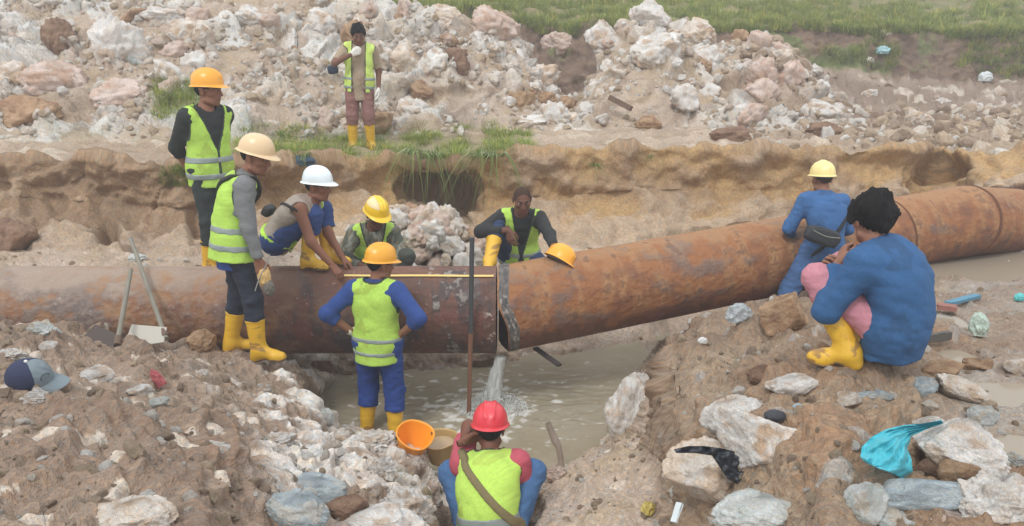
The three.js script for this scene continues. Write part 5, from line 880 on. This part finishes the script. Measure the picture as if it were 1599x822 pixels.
MEN.white = who('8 white helmet', [484, 6.2, PAY + R - 0.005], [1, 0.16], 0.97, (L) => ({
  label: 'man in white helmet and sleeveless shirt squatting on top of the left pipe', pelvis: [0, 0.25, -0.27], up: [0, 0.8, 0.56], torso: 0.95, hunch: 0.3, head: [0, 0.1, 0], hair: 'short', hat: { rgb: [232, 242, 246], shape: 'one' }, skin: lin(138, 94, 74),
  arms: { l: { hand: L(537, 408, 6.2), pole: [0.3, -0.4, -1], dir: [0, -0.55, 0.6], palm: [-0.3, -1, -0.5] }, r: { hand: L(518, 414, 5.93), pole: [-1, -0.2, -0.6], dir: [0, -0.6, 0.5], palm: [0.3, -1, -0.5] } },
  legs: { l: { ankle: [0.12, 0.085, 0.12], yaw: 0.2, pole: [0.25, 0.4, 1] }, r: { ankle: [-0.05, 0.085, 0.0], yaw: -0.1, pole: [0.12, 0.35, 1] } },
  trousers: { rgb: [50, 72, 124], loose: 0.026, end: 0.4 }, shirt: { rgb: [160, 148, 136], sleeve: 0, hem: -0.08 },
  strap: [{ name: 'hi_vis_strap', n: [0, 1, 0], d: 0.03, w: 0.018, rgb: [190, 236, 90], only: -0 }, { name: 'hi_vis_strap', n: [1, 0, 0], d: 0.12, w: 0.014, rgb: [200, 232, 120], only: 1 }, { n: [0.5, 0.85, 0], d: 0.24, w: 0.012, rgb: [50, 46, 46] }] }));
MEN.camo = who('9 yellow helmet', [588, 6.86, 0.68], [0.22, 1], 1.0, (L) => ({
  label: 'man in yellow helmet and camouflage shirt crouching behind the left pipe, facing us', pelvis: [0, 0.25, -0.12], up: [0, 0.97, 0.16], hunch: 0.2, head: [0.4, 0.38, 0], hair: 'short', hat: { rgb: [248, 204, 36], patch: [240, 220, 168], tilt: -0.02 }, skin: lin(112, 78, 62),
  arms: { l: { hand: [0.05, 0.42, 0.3], pole: [1, -0.4, -0.3], dir: [-1, 0.1, 0.3], palm: [0, -1, -0.3], curl: 'half' }, r: { hand: [-0.1, 0.42, 0.3], pole: [-1, -0.4, -0.3], dir: [1, 0.0, 0.3], palm: [0, -1, -0.3], curl: 'half' } },
  legs: { l: { ankle: [0.16, 0.085, 0.12], yaw: 0.3, pole: [0.6, 0.6, 1] }, r: { ankle: [-0.16, 0.085, 0.12], yaw: -0.3, pole: [-0.6, 0.6, 1] } },
  trousers: { rgb: [70, 74, 66] }, shirt: { rgb: [255, 255, 255], sleeve: 1.75, mat: { map: camoTex } , loose: 0.018 }, vest: { v: 0.2, slope: 0.26, gap: 0.03, hem: -0.12, bands: [0.04, -0.05], bw: 0.018 }, strap: { n: [-0.78, 0.6, 0], d: 0.16, w: 0.02, rgb: [60, 58, 46], only: -1 } }));
MEN.kneel = who('10 cropped hair', [815, 7.02, 0.68], [-0.02, 1], 1.0, (L) => ({
  label: 'bareheaded man in black shirt and vest crouching behind the pipes, hand on a helmet', pelvis: [-0.03, 0.39, -0.05], up: [0.04, 0.95, 0.26], hunch: 0.2, head: [0.15, 0.3, 0], hair: 'cropped', skin: lin(112, 78, 64),
  arms: { l: { hand: L(869, 394, 6.36), pole: [0.3, -0.1, -1], dir: [0.6, -0.5, 0.5], palm: [-0.3, -1, 0.2], curl: 'half' }, r: { hand: L(793, 360, 6.72), pole: [-1, 0.1, -0.3], dir: [0.35, -0.9, 0.3], palm: [0.5, 0, -1], curl: 'relaxed' } },
  legs: { l: { ankle: [0.14, 0.085, -0.1], yaw: 0.2, pole: [0.7, 0.3, 1] }, r: { ankle: L(765, 407, 6.5), yaw: -0.1, pole: [-0.3, 1, 0.5] } },
  trousers: { rgb: [44, 60, 92], loose: 0.02, end: 0.4 }, shirt: { rgb: [44, 46, 46], sleeve: 1.8 }, vest: { v: 0.1, slope: 0.2, gap: 0.018, hem: -0.1, bands: [0.07, -0.03], bw: 0.022, mid: 0.02 } }));


// ------------------------------------------------------------------ tools, vessels and litter
const flatC = (rgb, rough = 0.8, extra = {}) => new THREE.MeshStandardMaterial({ color: new THREE.Color(...lin(...rgb)), roughness: rough, ...extra });
const tube = (pts, r, seg = 24, sides = 10) => new THREE.TubeGeometry(new THREE.CatmullRomCurve3(pts), seg, r, sides, false);
function stick(a, b, r0, r1 = r0, sides = 14) { const l = a.distanceTo(b), g = new THREE.CylinderGeometry(r1, r0, l, sides, 10); const q = new THREE.Quaternion().setFromUnitVectors(V(0, 1, 0), b.clone().sub(a).normalize()); g.applyQuaternion(q); g.translate((a.x + b.x) / 2, (a.y + b.y) / 2, (a.z + b.z) / 2); return g; }
function rough(g, amp, f, seed = 0) { const p = g.attributes.position, n = g.attributes.normal; for (let i = 0; i < p.count; i++) { const x = p.getX(i), y = p.getY(i), z = p.getZ(i), k = amp * fbm(x * f + seed, y * f, z * f, 3); p.setXYZ(i, x + n.getX(i) * k, y + n.getY(i) * k, z + n.getZ(i) * k); } g.computeVertexNormals(); return g; }
const woodTex = dataTex(128, 512, (i, j) => { const v = 0.75 + 0.25 * noise(i / 6, j / 90, 2) + 0.12 * noise(i / 2, j / 30, 6); return toS(lin(156, 150, 136).map((x) => x * v)); });
const woodMat = new THREE.MeshStandardMaterial({ map: woodTex, roughness: 0.85 });

{ // rod standing before the joint
  const top = place(737, 371, 5.74), mid = place(735, 520, 5.78), low = place(732, 646, 5.9), rod = thing('steel_rod', 'thin upright steel rod standing in the water in front of the pipe joint', 'rod', [mid.x, 0, mid.z]);
  const off = V(mid.x, 0, mid.z), mk = (a, b, r) => rough(stick(a.clone().sub(off), b.clone().sub(off), r, r, 18), 0.002, 25);
  part('upper_shaft', mk(mid, top, 0.019), flatC([84, 86, 88], 0.5, { metalness: 0.3 }), rod); part('rusty_end', mk(low, mid, 0.0185), flatC([136, 96, 74], 0.85), rod);
}
{ // tape along the top of the left pipe
  const f = 1.15, y = PAY + (R + 0.004) * Math.sin(f), z = PAX + (R + 0.004) * Math.cos(f), x0 = xOf(537, -z, y), x1 = JX - 0.02, n = 40, pos = [], idx = [];
  for (let i = 0; i <= n; i++) { const t = i / n, x = lerp(x0, x1, t), w = 0.011, s = 0.004 * Math.sin(t * 9); for (const k of [[0, 0], [1, 0], [1, 1], [0, 1]]) pos.push(x, y + 0.002 + (k[0] ? w * 0.4 : -w * 0.4) + (k[1] ? 0.003 : 0), z - (k[0] ? w : -w) + s + 0.012 * t); if (i) { const a = (i - 1) * 4, b = i * 4; for (let e = 0; e < 4; e++) idx.push(a + e, b + e, a + (e + 1) % 4, a + (e + 1) % 4, b + e, b + (e + 1) % 4); } }
  const g = new THREE.BufferGeometry(); g.setAttribute('position', new THREE.Float32BufferAttribute(pos, 3)); g.setIndex(idx); g.computeVertexNormals(); const m = part('measuring_tape', g, flatC([226, 196, 120], 0.6)); m.material.side = THREE.DoubleSide; tag(m, 'yellow measuring tape stretched along the top of the left pipe', 'tape');
}
{ // water pouring from the joint
  const jet = thing('water_jet', 'white water pouring from the open joint of the pipe into the pool', 'water jet', [JET.x, POOL, JET.z]);
  const wm = new THREE.MeshPhysicalMaterial({ color: new THREE.Color(0.82, 0.84, 0.82), roughness: 0.3, transmission: 0.45, thickness: 0, side: THREE.DoubleSide, specularIntensity: 0.6 });
  const strands = []; for (let k = 0; k < 14; k++) { const a = k / 14 * 6.28, c = 0.4 + 0.6 * ((k * 7) % 5) / 4, pts = []; for (let j = 0; j <= 6; j++) { const t = 1 - j / 6, q = lerp(0.095, 0.024, Math.pow(t, 0.7)) * c; pts.push(V(Math.cos(a + 0.4 * t) * q + 0.07 * t * t + 0.012 * noise(k * 3, j * 1.3, 1), 0.5 * t - 0.03, Math.sin(a + 0.4 * t) * q * 0.8 - 0.02 * t + 0.012 * noise(k * 3, j * 1.3, 9))); } const g = tube(pts, 0.02, 40, 12), p = g.attributes.position, n = g.attributes.normal; for (let i = 0; i < p.count; i++) { const m = 0.012 * fbm(p.getX(i) * 22 + k, p.getY(i) * 12, p.getZ(i) * 22, 3); p.setXYZ(i, p.getX(i) + n.getX(i) * m, p.getY(i) + n.getY(i) * m, p.getZ(i) + n.getZ(i) * m); } g.computeVertexNormals(); strands.push(g); }
  part('falling_strands', mergeGeometries(strands), wm, jet);
  const r = rng(5), drop = new THREE.IcosahedronGeometry(1, 1), dm = new THREE.MeshPhysicalMaterial({ color: new THREE.Color(0.84, 0.86, 0.84), roughness: 0.25, transmission: 0.3, thickness: 0 });
  const ds = lit(new THREE.InstancedMesh(drop, dm, 3600)); ds.name = 'spray'; ds.userData.kind = 'stuff';
  for (let i = 0; i < 3600; i++) { const a = r() * 6.28, q = 0.3 * Math.pow(r(), 0.9), up = 0.24 * Math.pow(r(), 1.5) * Math.exp(-q * q * 22) * (0.5 + Math.abs(noise(Math.cos(a) * 2, q * 8, Math.sin(a) * 2))), s = 0.002 + 0.0055 * r() * r(); ds.setMatrixAt(i, new THREE.Matrix4().compose(V(Math.cos(a) * q, up + 0.01, Math.sin(a) * q * 0.8), new THREE.Quaternion(), V(s, s * 1.3, s))); }
  jet.add(ds);
}
{ // two hoes by the left pipe
  const hoe = (name, label, foot, top, bladeDir, len, wid, rgb, tilt) => {
    const t = thing('hoe', label, 'hoe', foot.toArray()), o = V(0, 0, 0), h = top.clone().sub(foot); part('handle', rough(stick(o.clone().addScaledVector(h, -0.02), h, 0.019, 0.016), 0.0015, 20), woodMat, t);
    const s = new THREE.Shape(); s.moveTo(-wid * 0.32, 0); s.lineTo(wid * 0.32, 0); s.lineTo(wid * 0.5, len); s.quadraticCurveTo(0, len * 1.08, -wid * 0.5, len); s.closePath();
    const g = new THREE.ExtrudeGeometry(s, { depth: 0.006, bevelEnabled: true, bevelSize: 0.002, bevelThickness: 0.001, bevelSegments: 1, curveSegments: 12, steps: 1 });
    const y = bladeDir.clone().normalize(), z = V(...tilt).normalize(); z.addScaledVector(y, -z.dot(y)).normalize(); const x = y.clone().cross(z); g.applyMatrix4(new THREE.Matrix4().makeBasis(x, y, z)); g.translate(0, 0.012, 0); part('blade', g, flatC(rgb, 0.6), t);
    const ring = new THREE.CylinderGeometry(0.027, 0.027, 0.07, 16); ring.applyQuaternion(new THREE.Quaternion().setFromUnitVectors(V(0, 1, 0), h.clone().normalize())); ring.translate(h.x * 0.03, h.y * 0.03, h.z * 0.03); part('socket', ring, flatC([112, 92, 76], 0.8), t);
  };
  const a = hit(183, 541).p, b = place(258, 526, 5.4);
  hoe('hoe', 'hoe with its handle upright and its dark blade to the left, by the left pipe', a.clone().add(V(0, 0.01, 0)), place(204, 421, 5.68), V(-0.95, 0.22, -0.1), 0.22, 0.17, [74, 62, 54], [0, 1, 0.5]);
  hoe('hoe', 'hoe leaning on the left pipe with a pale muddy blade', b.clone(), place(203, 372, 6.3), V(-1, 0.02, 0.15), 0.25, 0.2, [186, 180, 168], [0.05, 1, 0.75]);
}
// buckets
function bucket(label, pos, rTop, rLow, h, rgb, lean, inside) {
  const t = thing('bucket', label, 'bucket', pos), pts = [[0, 0.004], [rLow - 0.006, 0.004], [rTop - 0.008, h - 0.012], [rTop - 0.003, h - 0.002], [rTop + 0.005, h], [rTop + 0.007, h - 0.008], [rTop + 0.001, h - 0.013], [rLow, 0.006], [rLow - 0.006, 0], [0, 0]].map((p) => new THREE.Vector2(...p));
  const m = hatMat(rgb, 0.5); m.side = THREE.DoubleSide; const g = new THREE.LatheGeometry(pts, 56); const q = g.attributes.position; for (let i = 0; i < q.count; i++) { const y = q.getY(i) / h, a = Math.atan2(q.getZ(i), q.getX(i)); q.setX(i, q.getX(i) * (1 + 0.05 * y * Math.cos(2 * a + 0.6))); q.setZ(i, q.getZ(i) * (1 - 0.05 * y * Math.cos(2 * a))); q.setY(i, q.getY(i) + 0.008 * y * Math.cos(2 * a)); } g.computeVertexNormals();
  part('shell', g, m, t);
  for (const s of [-1, 1]) { const e = new THREE.CylinderGeometry(0.018, 0.018, 0.012, 14); e.rotateX(Math.PI / 2); e.rotateY(Math.PI / 2); e.translate(s * (rTop - 0.002), h - 0.018, 0); part('handle_lug', e, flatC([120, 84, 44], 0.8), t); }
  if (inside) { const w = new THREE.CircleGeometry(rLow + (rTop - rLow) * inside.at - 0.012, 40); w.rotateX(-Math.PI / 2); w.translate(0, h * inside.at, 0); part('muddy_water', rough(w, 0.001, 30), new THREE.MeshPhysicalMaterial({ color: new THREE.Color(...lin(...inside.rgb)), roughness: inside.rough ?? 0.2 }), t); }
  t.rotation.set(...lean); return t;
}
{
  const a = place(640, 704, 4.72), b = place(690, 708, 4.86);
  bucket('bright orange bucket tilted towards us at the edge of the pool', [a.x, a.y - 0.015, a.z], 0.122, 0.08, 0.19, [248, 160, 36], [0.42, 0.3, -0.28], null);
  bucket('tan bucket with muddy water beside the orange one', [b.x, b.y - 0.05, b.z], 0.122, 0.088, 0.18, [186, 156, 104], [0.12, -0.4, 0.04], { at: 0.72, rgb: [176, 152, 118] });
}
{ // stick in the mud
  const a = place(881, 752, 4.75), b = place(872, 700, 4.8), c = place(856, 661, 4.84); const g = rough(tube([a, place(876, 722, 4.78), b, place(862, 678, 4.83), c], 0.022, 40, 12), 0.006, 14); tag(part('stick', g, flatC([150, 136, 122], 0.9)), 'crooked grey stick standing in the mud at the edge of the pool', 'stick');
}
{ // helmet resting on the right pipe
  const t = thing('safety_helmet', 'loose orange yellow helmet lying tilted on the right pipe', 'helmet'); const p = place(878, 398, 6.34); t.position.copy(p); t.rotation.set(0.35, 0.9, -0.85);
  const g = hatShapes.three.clone(); g.translate(0, -0.09, 0); part('shell', g, hatMat([250, 172, 40], 0.45), t); const w = hatBand.clone(); w.translate(0, -0.095, 0); part('head_band', w, flatC([90, 84, 70]), t);
}
{ // cap on the left bank
  const H = hit(36, 606), t = thing('baseball_cap', 'navy and grey baseball cap lying on the left bank', 'cap', [H.p.x, H.p.y + 0.01, H.p.z - 0.05]);
  const crown = (f0, f1) => { const N = 24, M = 16, pos = [], idx = []; for (let m = 0; m <= M; m++) for (let k = 0; k <= N; k++) { const f = lerp(f0, f1, k / N), e = m / M * Math.PI / 2, r = Math.pow(Math.sin(e), 0.85), d = 0.004 * noise(Math.cos(f) * 4, e * 3, Math.sin(f) * 4); pos.push(0.108 * r * Math.cos(f) + d, 0.125 * Math.cos(e) + d, 0.092 * r * Math.sin(f)); } for (let m = 0; m < M; m++) for (let k = 0; k < N; k++) { const a = m * (N + 1) + k, b = a + N + 1; idx.push(a, a + 1, b, a + 1, b + 1, b); } const g = new THREE.BufferGeometry(); g.setAttribute('position', new THREE.Float32BufferAttribute(pos, 3)); g.setIndex(idx); g.computeVertexNormals(); const uv = new Float32Array(pos.length / 3 * 2); for (let i = 0; i < uv.length / 2; i++) { uv[2 * i] = pos[3 * i]; uv[2 * i + 1] = pos[3 * i + 1]; } g.setAttribute('uv', new THREE.BufferAttribute(uv, 2)); return g; };
  const navy = fabric([48, 54, 80], { side: THREE.DoubleSide }), grey = fabric([122, 134, 140], { side: THREE.DoubleSide });
  part('back_panel', crown(1.0, Math.PI * 2 - 1.0), navy, t); part('front_panel', crown(-1.0, 1.0), grey, t);
  const pos = [], idx = [], N = 30, M = 10; for (let m = 0; m <= M; m++) for (let k = 0; k <= N; k++) { const f = lerp(-1.15, 1.15, k / N), q = m / M, L = 0.075 * Math.pow(Math.cos(f * 1.25), 0.5) * q || 0; pos.push(0.106 * Math.cos(f) + L, 0.002 - 0.02 * q - 0.035 * Math.pow(Math.sin(f), 2) * q, 0.092 * Math.sin(f) * (1 + 0.02 * q)); } for (let m = 0; m < M; m++) for (let k = 0; k < N; k++) { const a = m * (N + 1) + k, b = a + N + 1; idx.push(a, a + 1, b, a + 1, b + 1, b); } const bg = new THREE.BufferGeometry(); bg.setAttribute('position', new THREE.Float32BufferAttribute(pos, 3)); bg.setIndex(idx); bg.computeVertexNormals(); bg.setAttribute('uv', new THREE.Float32BufferAttribute(new Float32Array(pos.length / 3 * 2), 2)); part('peak', bg, grey, t);
  const btn = new THREE.SphereGeometry(0.009, 12, 8); btn.translate(0, 0.126, 0); part('button', btn, flatC([222, 220, 214]), t);
  const mk = new THREE.TorusGeometry(0.022, 0.0025, 6, 24, 3.6); mk.rotateY(Math.PI / 2 - 0.5); mk.translate(0.094, 0.055, 0.045); part('embroidered_mark', mk, flatC([60, 78, 84]), t);
  t.rotation.set(0.25, 0.12, -0.12); t.scale.set(0.98, 0.8, 0.98);
}
// crumpled plastic and cloth
function crumple(name, label, cat, [px, py, w, h], d, rgb, o = {}) {
  const H = o.air ? null : hit(px, py + h * 0.4), dd = d ?? -H.p.z, p = place(px, py, dd), zc = zcOf(dd, p.y), sx = w / 2 * zc / FPX, sy = h / 2 * zc / FPX, g0 = new THREE.IcosahedronGeometry(1, o.detail ?? 20); g0.deleteAttribute('normal'); g0.deleteAttribute('uv'); const g = mergeVertices(g0, 1e-4), q = g.attributes.position, s = o.seed ?? px;
  for (let i = 0; i < q.count; i++) { const x = q.getX(i), y = q.getY(i), z = q.getZ(i), k = 1 + (o.amp ?? 0.3) * (0.6 * ridged(x * 1.4 + s, y * 1.4, z * 1.4, 3) - 0.3 + 0.3 * noise(x * 2.3, y * 2.3 + s, z * 2.3)); q.setXYZ(i, x * k, Math.max(y * k, -0.55), z * k); }
  g.scale(sx, sy, Math.max(sx, sy) * (o.deep ?? 0.7)); g.computeVertexNormals(); const m = part(name, g, o.mat ?? flatC(rgb, o.rough ?? 0.4, { side: THREE.DoubleSide })); m.position.copy(p).add(V(0, 0, -(o.back ?? 0.3) * sx)); m.rotation.z = o.rz ?? 0; return tag(m, label, cat);
}
const film = (rgb, tr = 0.5) => new THREE.MeshPhysicalMaterial({ color: new THREE.Color(...lin(...rgb)), roughness: 0.25, transmission: tr, thickness: 0, side: THREE.DoubleSide, clearcoat: 0.3 });
crumple('plastic_bag', 'clear plastic bag lying on the bank below the right pipe', 'plastic bag', [1156, 495, 36, 34], null, 0, { mat: film([214, 222, 226], 0.6), amp: 0.35 });
crumple('plastic_bag', 'white and blue plastic bag on the heap below the grass bank', 'plastic bag', [1381, 80, 22, 14], null, [170, 206, 216], {});
crumple('plastic_bag', 'small white plastic bag at the right foot of the grass bank', 'plastic bag', [1541, 122, 20, 18], null, [206, 212, 212], {});
crumple('plastic_bag', 'greenish white plastic bag on the muddy flat at the right', 'plastic bag', [1530, 512, 20, 40], null, [176, 192, 178], { amp: 0.4 });
crumple('plastic_scrap', 'pale plastic scrap behind the tops of the hoes', 'scrap', [212, 404, 26, 12], 7.1, [178, 180, 176], {});
crumple('rag', 'red rag half buried in the left bank', 'rag', [247, 596, 13, 34], null, [172, 92, 94], { amp: 0.5, rough: 0.9, rz: 0.5, deep: 0.3 });
crumple('wrapper', 'yellow and red food wrapper in the gully at the bottom', 'wrapper', [1012, 797, 16, 22], null, [188, 170, 92], { amp: 0.6, rz: -0.4 });
crumple('plastic_scrap', 'white plastic scrap on the bank under the right pipe', 'scrap', [1098, 534, 14, 12], null, [208, 208, 204], {});
crumple('plastic_scrap', 'blue grey scrap on the brown bank above the tilted boulder', 'scrap', [1247, 637, 14, 10], null, [150, 172, 182], {});
crumple('plastic_scrap', 'turquoise scrap at the right edge of the picture', 'scrap', [1594, 466, 14, 14], null, [96, 190, 190], {});
crumple('pouch', 'dark blue pouch with a loop strap lying on the ledge', 'pouch', [462, 254, 54, 20], null, [60, 86, 104], { amp: 0.18, rough: 0.7, deep: 0.35 });
{ const H = hit(462, 262), p = place(440, 244, -H.p.z); const g = tube([p, place(446, 242, -H.p.z), place(456, 250, -H.p.z), place(474, 254, -H.p.z), place(490, 252, -H.p.z)], 0.012, 30, 8); const t = scene.getObjectByName('pouch'); g.translate(-t.position.x, -t.position.y, -t.position.z); part('strap', g, flatC([44, 52, 60], 0.9), t); }
{ // black plastic caught between the two boulders
  const rows = [[1052, 702, 1056, 708], [1075, 697, 1085, 708], [1100, 697, 1112, 712], [1124, 700, 1136, 748], [1150, 706, 1160, 762], [1176, 718, 1184, 782], [1202, 732, 1208, 790], [1234, 742, 1238, 766]], pos = [], idx = [], K = 12, seg = 8, d0 = -hit(1112, 772).p.z - 0.08; let n = 0;
  for (let i = 0; i < rows.length - 1; i++) for (let s = 0; s < seg; s++, n++) for (let k = 0; k <= K; k++) { const t = s / seg, u = k / K, f = (e) => lerp(rows[i][e], rows[i + 1][e], t), px = lerp(f(0), f(2), u), py = lerp(f(1), f(3), u), p = place(px, py, d0 - 0.05 + 0.03 * noise(px / 9, py / 9, 2) + 0.02 * ridged(px / 22, py / 14, 5, 2) - u * 0.02); pos.push(p.x, p.y, p.z); }
  for (let i = 0; i < n - 1; i++) for (let k = 0; k < K; k++) { const a = i * (K + 1) + k, b = a + K + 1; idx.push(a, b, a + 1, a + 1, b, b + 1); }
  const g = new THREE.BufferGeometry(); g.setAttribute('position', new THREE.Float32BufferAttribute(pos, 3)); g.setIndex(idx); g.computeVertexNormals(); tag(part('plastic_sheet', g, flatC([44, 48, 54], 0.4, { side: THREE.DoubleSide })), 'torn black plastic sheet caught between the two large boulders', 'plastic sheet');
}
{ // turquoise cloth draped over the left end of the cream boulder
  const rows = [[1470, 656, 1474, 662], [1440, 662, 1444, 672], [1412, 664, 1424, 682], [1386, 670, 1418, 700], [1362, 682, 1424, 720], [1347, 698, 1426, 738], [1343, 712, 1410, 748], [1352, 724, 1392, 740]], pos = [], idx = [], K = 26, seg = 8; let n = 0;
  for (let i = 0; i < rows.length - 1; i++) for (let s = 0; s < seg; s++, n++) for (let k = 0; k <= K; k++) { const t = s / seg, u = k / K, f = (e) => lerp(rows[i][e], rows[i + 1][e], t), w = (i + t) / rows.length, px = lerp(f(0), f(2), u), py = lerp(f(1), f(3), u), dc = -hit(1385, 738).p.z, bulge = 0.10 * Math.sin(Math.PI * clamp(u)) * sstep(0.1, 0.5, w), d = dc + 0.1 - 0.2 * w - bulge + 0.036 * ridged(u * 4 + w * 2.5, w * 1.6, 3, 3) + 0.02 * noise(u * 11, w * 7, 1), p = place(px + 2 * noise(w * 9, u * 3, 1), py, d); pos.push(p.x, p.y, p.z); }
  for (let i = 0; i < n - 1; i++) for (let k = 0; k < K; k++) { const a = i * (K + 1) + k, b = a + K + 1; idx.push(a, b, a + 1, a + 1, b, b + 1); }
  const g = new THREE.BufferGeometry(); g.setAttribute('position', new THREE.Float32BufferAttribute(pos, 3)); g.setIndex(idx); g.computeVertexNormals(); tag(part('cloth', g, new THREE.MeshPhysicalMaterial({ color: new THREE.Color(...lin(76, 190, 206)), roughness: 0.55, side: THREE.DoubleSide, transmission: 0.12, thickness: 0 })), 'turquoise cloth draped over the left end of the cream boulder', 'cloth');
}
{ // odd pieces of steel and wood
  const bar = (name, label, cat, a, b, w, h, rgb) => { const l = a.distanceTo(b), g = rough(new THREE.BoxGeometry(l, h, w, 12, 3, 3), 0.004, 12); g.applyQuaternion(new THREE.Quaternion().setFromUnitVectors(V(1, 0, 0), b.clone().sub(a).normalize())); const m = part(name, g, flatC(rgb, 0.85)); m.position.copy(a).lerp(b, 0.5); tag(m, label, cat); };
  bar('steel_strip', 'dark steel strip sticking out of the water under the right pipe', 'steel strip', place(836, 544, 6.25), place(874, 571, 6.0), 0.05, 0.02, [72, 64, 60]);
  bar('log', 'dark brown piece of wood lying low on the heap', 'wood', place(952, 152, 11.3), place(986, 170, 11.1), 0.07, 0.07, [112, 90, 74]);
  bar('plank', 'dark plank end behind the squatting man', 'plank', place(1440, 530, 3.95), place(1484, 524, 4.0), 0.03, 0.045, [92, 88, 82]);
  bar('plastic_strip', 'blue plastic strip lying on the muddy flat', 'plastic strip', place(1481, 474, 4.95), place(1527, 462, 5.2), 0.05, 0.02, [92, 140, 162]);
  bar('clay_tile', 'reddish flat tile piece beside the blue strip', 'tile piece', place(1464, 478, 4.85), place(1494, 482, 4.8), 0.08, 0.03, [150, 104, 92]);
  bar('plastic_scrap', 'white plastic sliver standing in the gully at the bottom', 'scrap', place(1052, 816, 2.75), place(1062, 786, 2.8), 0.03, 0.01, [206, 214, 214]);
}
crumple('plastic_dish', 'black plastic dish on the large tilted boulder', 'dish', [1212, 652, 34, 18], 3.0, [52, 54, 60], { amp: 0.08, air: true, rough: 0.6 });
// puddles on the right
const puddleMat = new THREE.MeshPhysicalMaterial({ color: new THREE.Color(...lin(158, 146, 128)), roughness: 0.1, ior: 1.33 });
['muddy pool against the right pipe', 'shallow puddle on the right bank beyond the grey stone', 'puddle at the right edge beside the cream boulder', 'small puddle right of the squatting man', 'long wet patch behind the squatting man'].forEach((label, k) => {
  const u = PUDDLES[k], g = new THREE.CircleGeometry(1, 90), gp = g.attributes.position; for (let i = 1; i < gp.count; i++) { const a = Math.atan2(gp.getY(i), gp.getX(i)); let q = 0.3; while (q < 1.6 && q + 0.35 * noise((u.x + Math.cos(a) * q * u.w) * 2.2 / Math.sqrt(u.w), 4, (u.z - Math.sin(a) * q * u.d) * 2.2 / Math.sqrt(u.w)) < 1.02) q += 0.02; gp.setXY(i, Math.cos(a) * q * u.w, Math.sin(a) * q * u.d); } g.rotateX(-Math.PI / 2); const m = struct('puddle', rough(g, 0.0008, 12), puddleMat, label); m.position.set(u.x, u.y, u.z);
});
// what the man in the cream helmet holds
{
  const w = MEN.tool, c = w.world(w.arm.r.wr.clone().add(V(0.01, -0.09, 0.03))), t = thing('work_glove', 'crumpled yellow work glove and wire held by the man in the cream helmet', 'glove', c.toArray());
  const g0 = new THREE.IcosahedronGeometry(1, 12); g0.deleteAttribute('normal'); g0.deleteAttribute('uv'); const g = mergeVertices(g0, 1e-4), q = g.attributes.position; for (let i = 0; i < q.count; i++) { const x = q.getX(i), y = q.getY(i), z = q.getZ(i), k = 1 + 0.35 * ridged(x * 1.6, y * 1.6, z * 1.6, 2) * 0.5; q.setXYZ(i, x * k * 0.04, y * k * 0.075 - 0.03, z * k * 0.035); } g.computeVertexNormals(); part('glove_cuff', g, flatC([214, 180, 120], 0.9), t);
  const k2 = g.clone(); k2.scale(0.9, 0.7, 0.9); k2.translate(0.03, -0.1, 0.01); part('glove_palm', k2, flatC([110, 106, 96], 0.9), t);
  part('wire', tube([V(0.06, 0.14, 0.02), V(0.03, 0.06, 0.03), V(-0.02, -0.03, 0.04), V(-0.06, -0.13, 0.05)], 0.0045, 20, 6), flatC([150, 150, 144], 0.6), t);
}
// bags that the men wear
function wornBag(man, name, p, size, rgb, trim) {
  const g0 = new THREE.IcosahedronGeometry(1, 14); g0.deleteAttribute('normal'); g0.deleteAttribute('uv'); const g = mergeVertices(g0, 1e-4), q = g.attributes.position, e = (v) => Math.sign(v) * Math.pow(Math.abs(v), 0.6);
  for (let i = 0; i < q.count; i++) { const x = q.getX(i), y = q.getY(i), z = q.getZ(i), k = 1 + 0.06 * noise(x * 3, y * 3, z * 3); q.setXYZ(i, e(x) * size[0] * k, e(y) * size[1] * k, e(z) * size[2] * k); } g.computeVertexNormals();
  const m = part(name, g, flatC(rgb, 0.6), man.root), b = new THREE.Matrix4().makeBasis(man.side, man.up, man.fr); m.quaternion.setFromRotationMatrix(b); m.position.copy(man.at(p[1], p[0], p[2])); m.rotateZ(p[3] ?? 0);
  if (trim) { const z = tube([V(-size[0] * 0.8, size[1] * 0.35, -size[2] * 0.95), V(0, size[1] * 0.1, -size[2] * 1.03), V(size[0] * 0.8, size[1] * 0.35, -size[2] * 0.95)], 0.004, 20, 6); part('zip', z, flatC(trim, 0.5), m); }
}
wornBag(MEN.bag, 'waist_bag', [0.15, 0.14, -0.2, 0.25], [0.165, 0.078, 0.06], [40, 42, 46], [150, 152, 140]);
wornBag(MEN.white, 'waist_bag', [0.02, 0.16, -0.18, 0], [0.08, 0.05, 0.04], [38, 36, 38], null);
wornBag(MEN.hill, 'waist_bag', [-0.34, 0.16, -0.02, 0.2], [0.07, 0.06, 0.05], [40, 50, 68], null);

renderer.render(scene, camera);
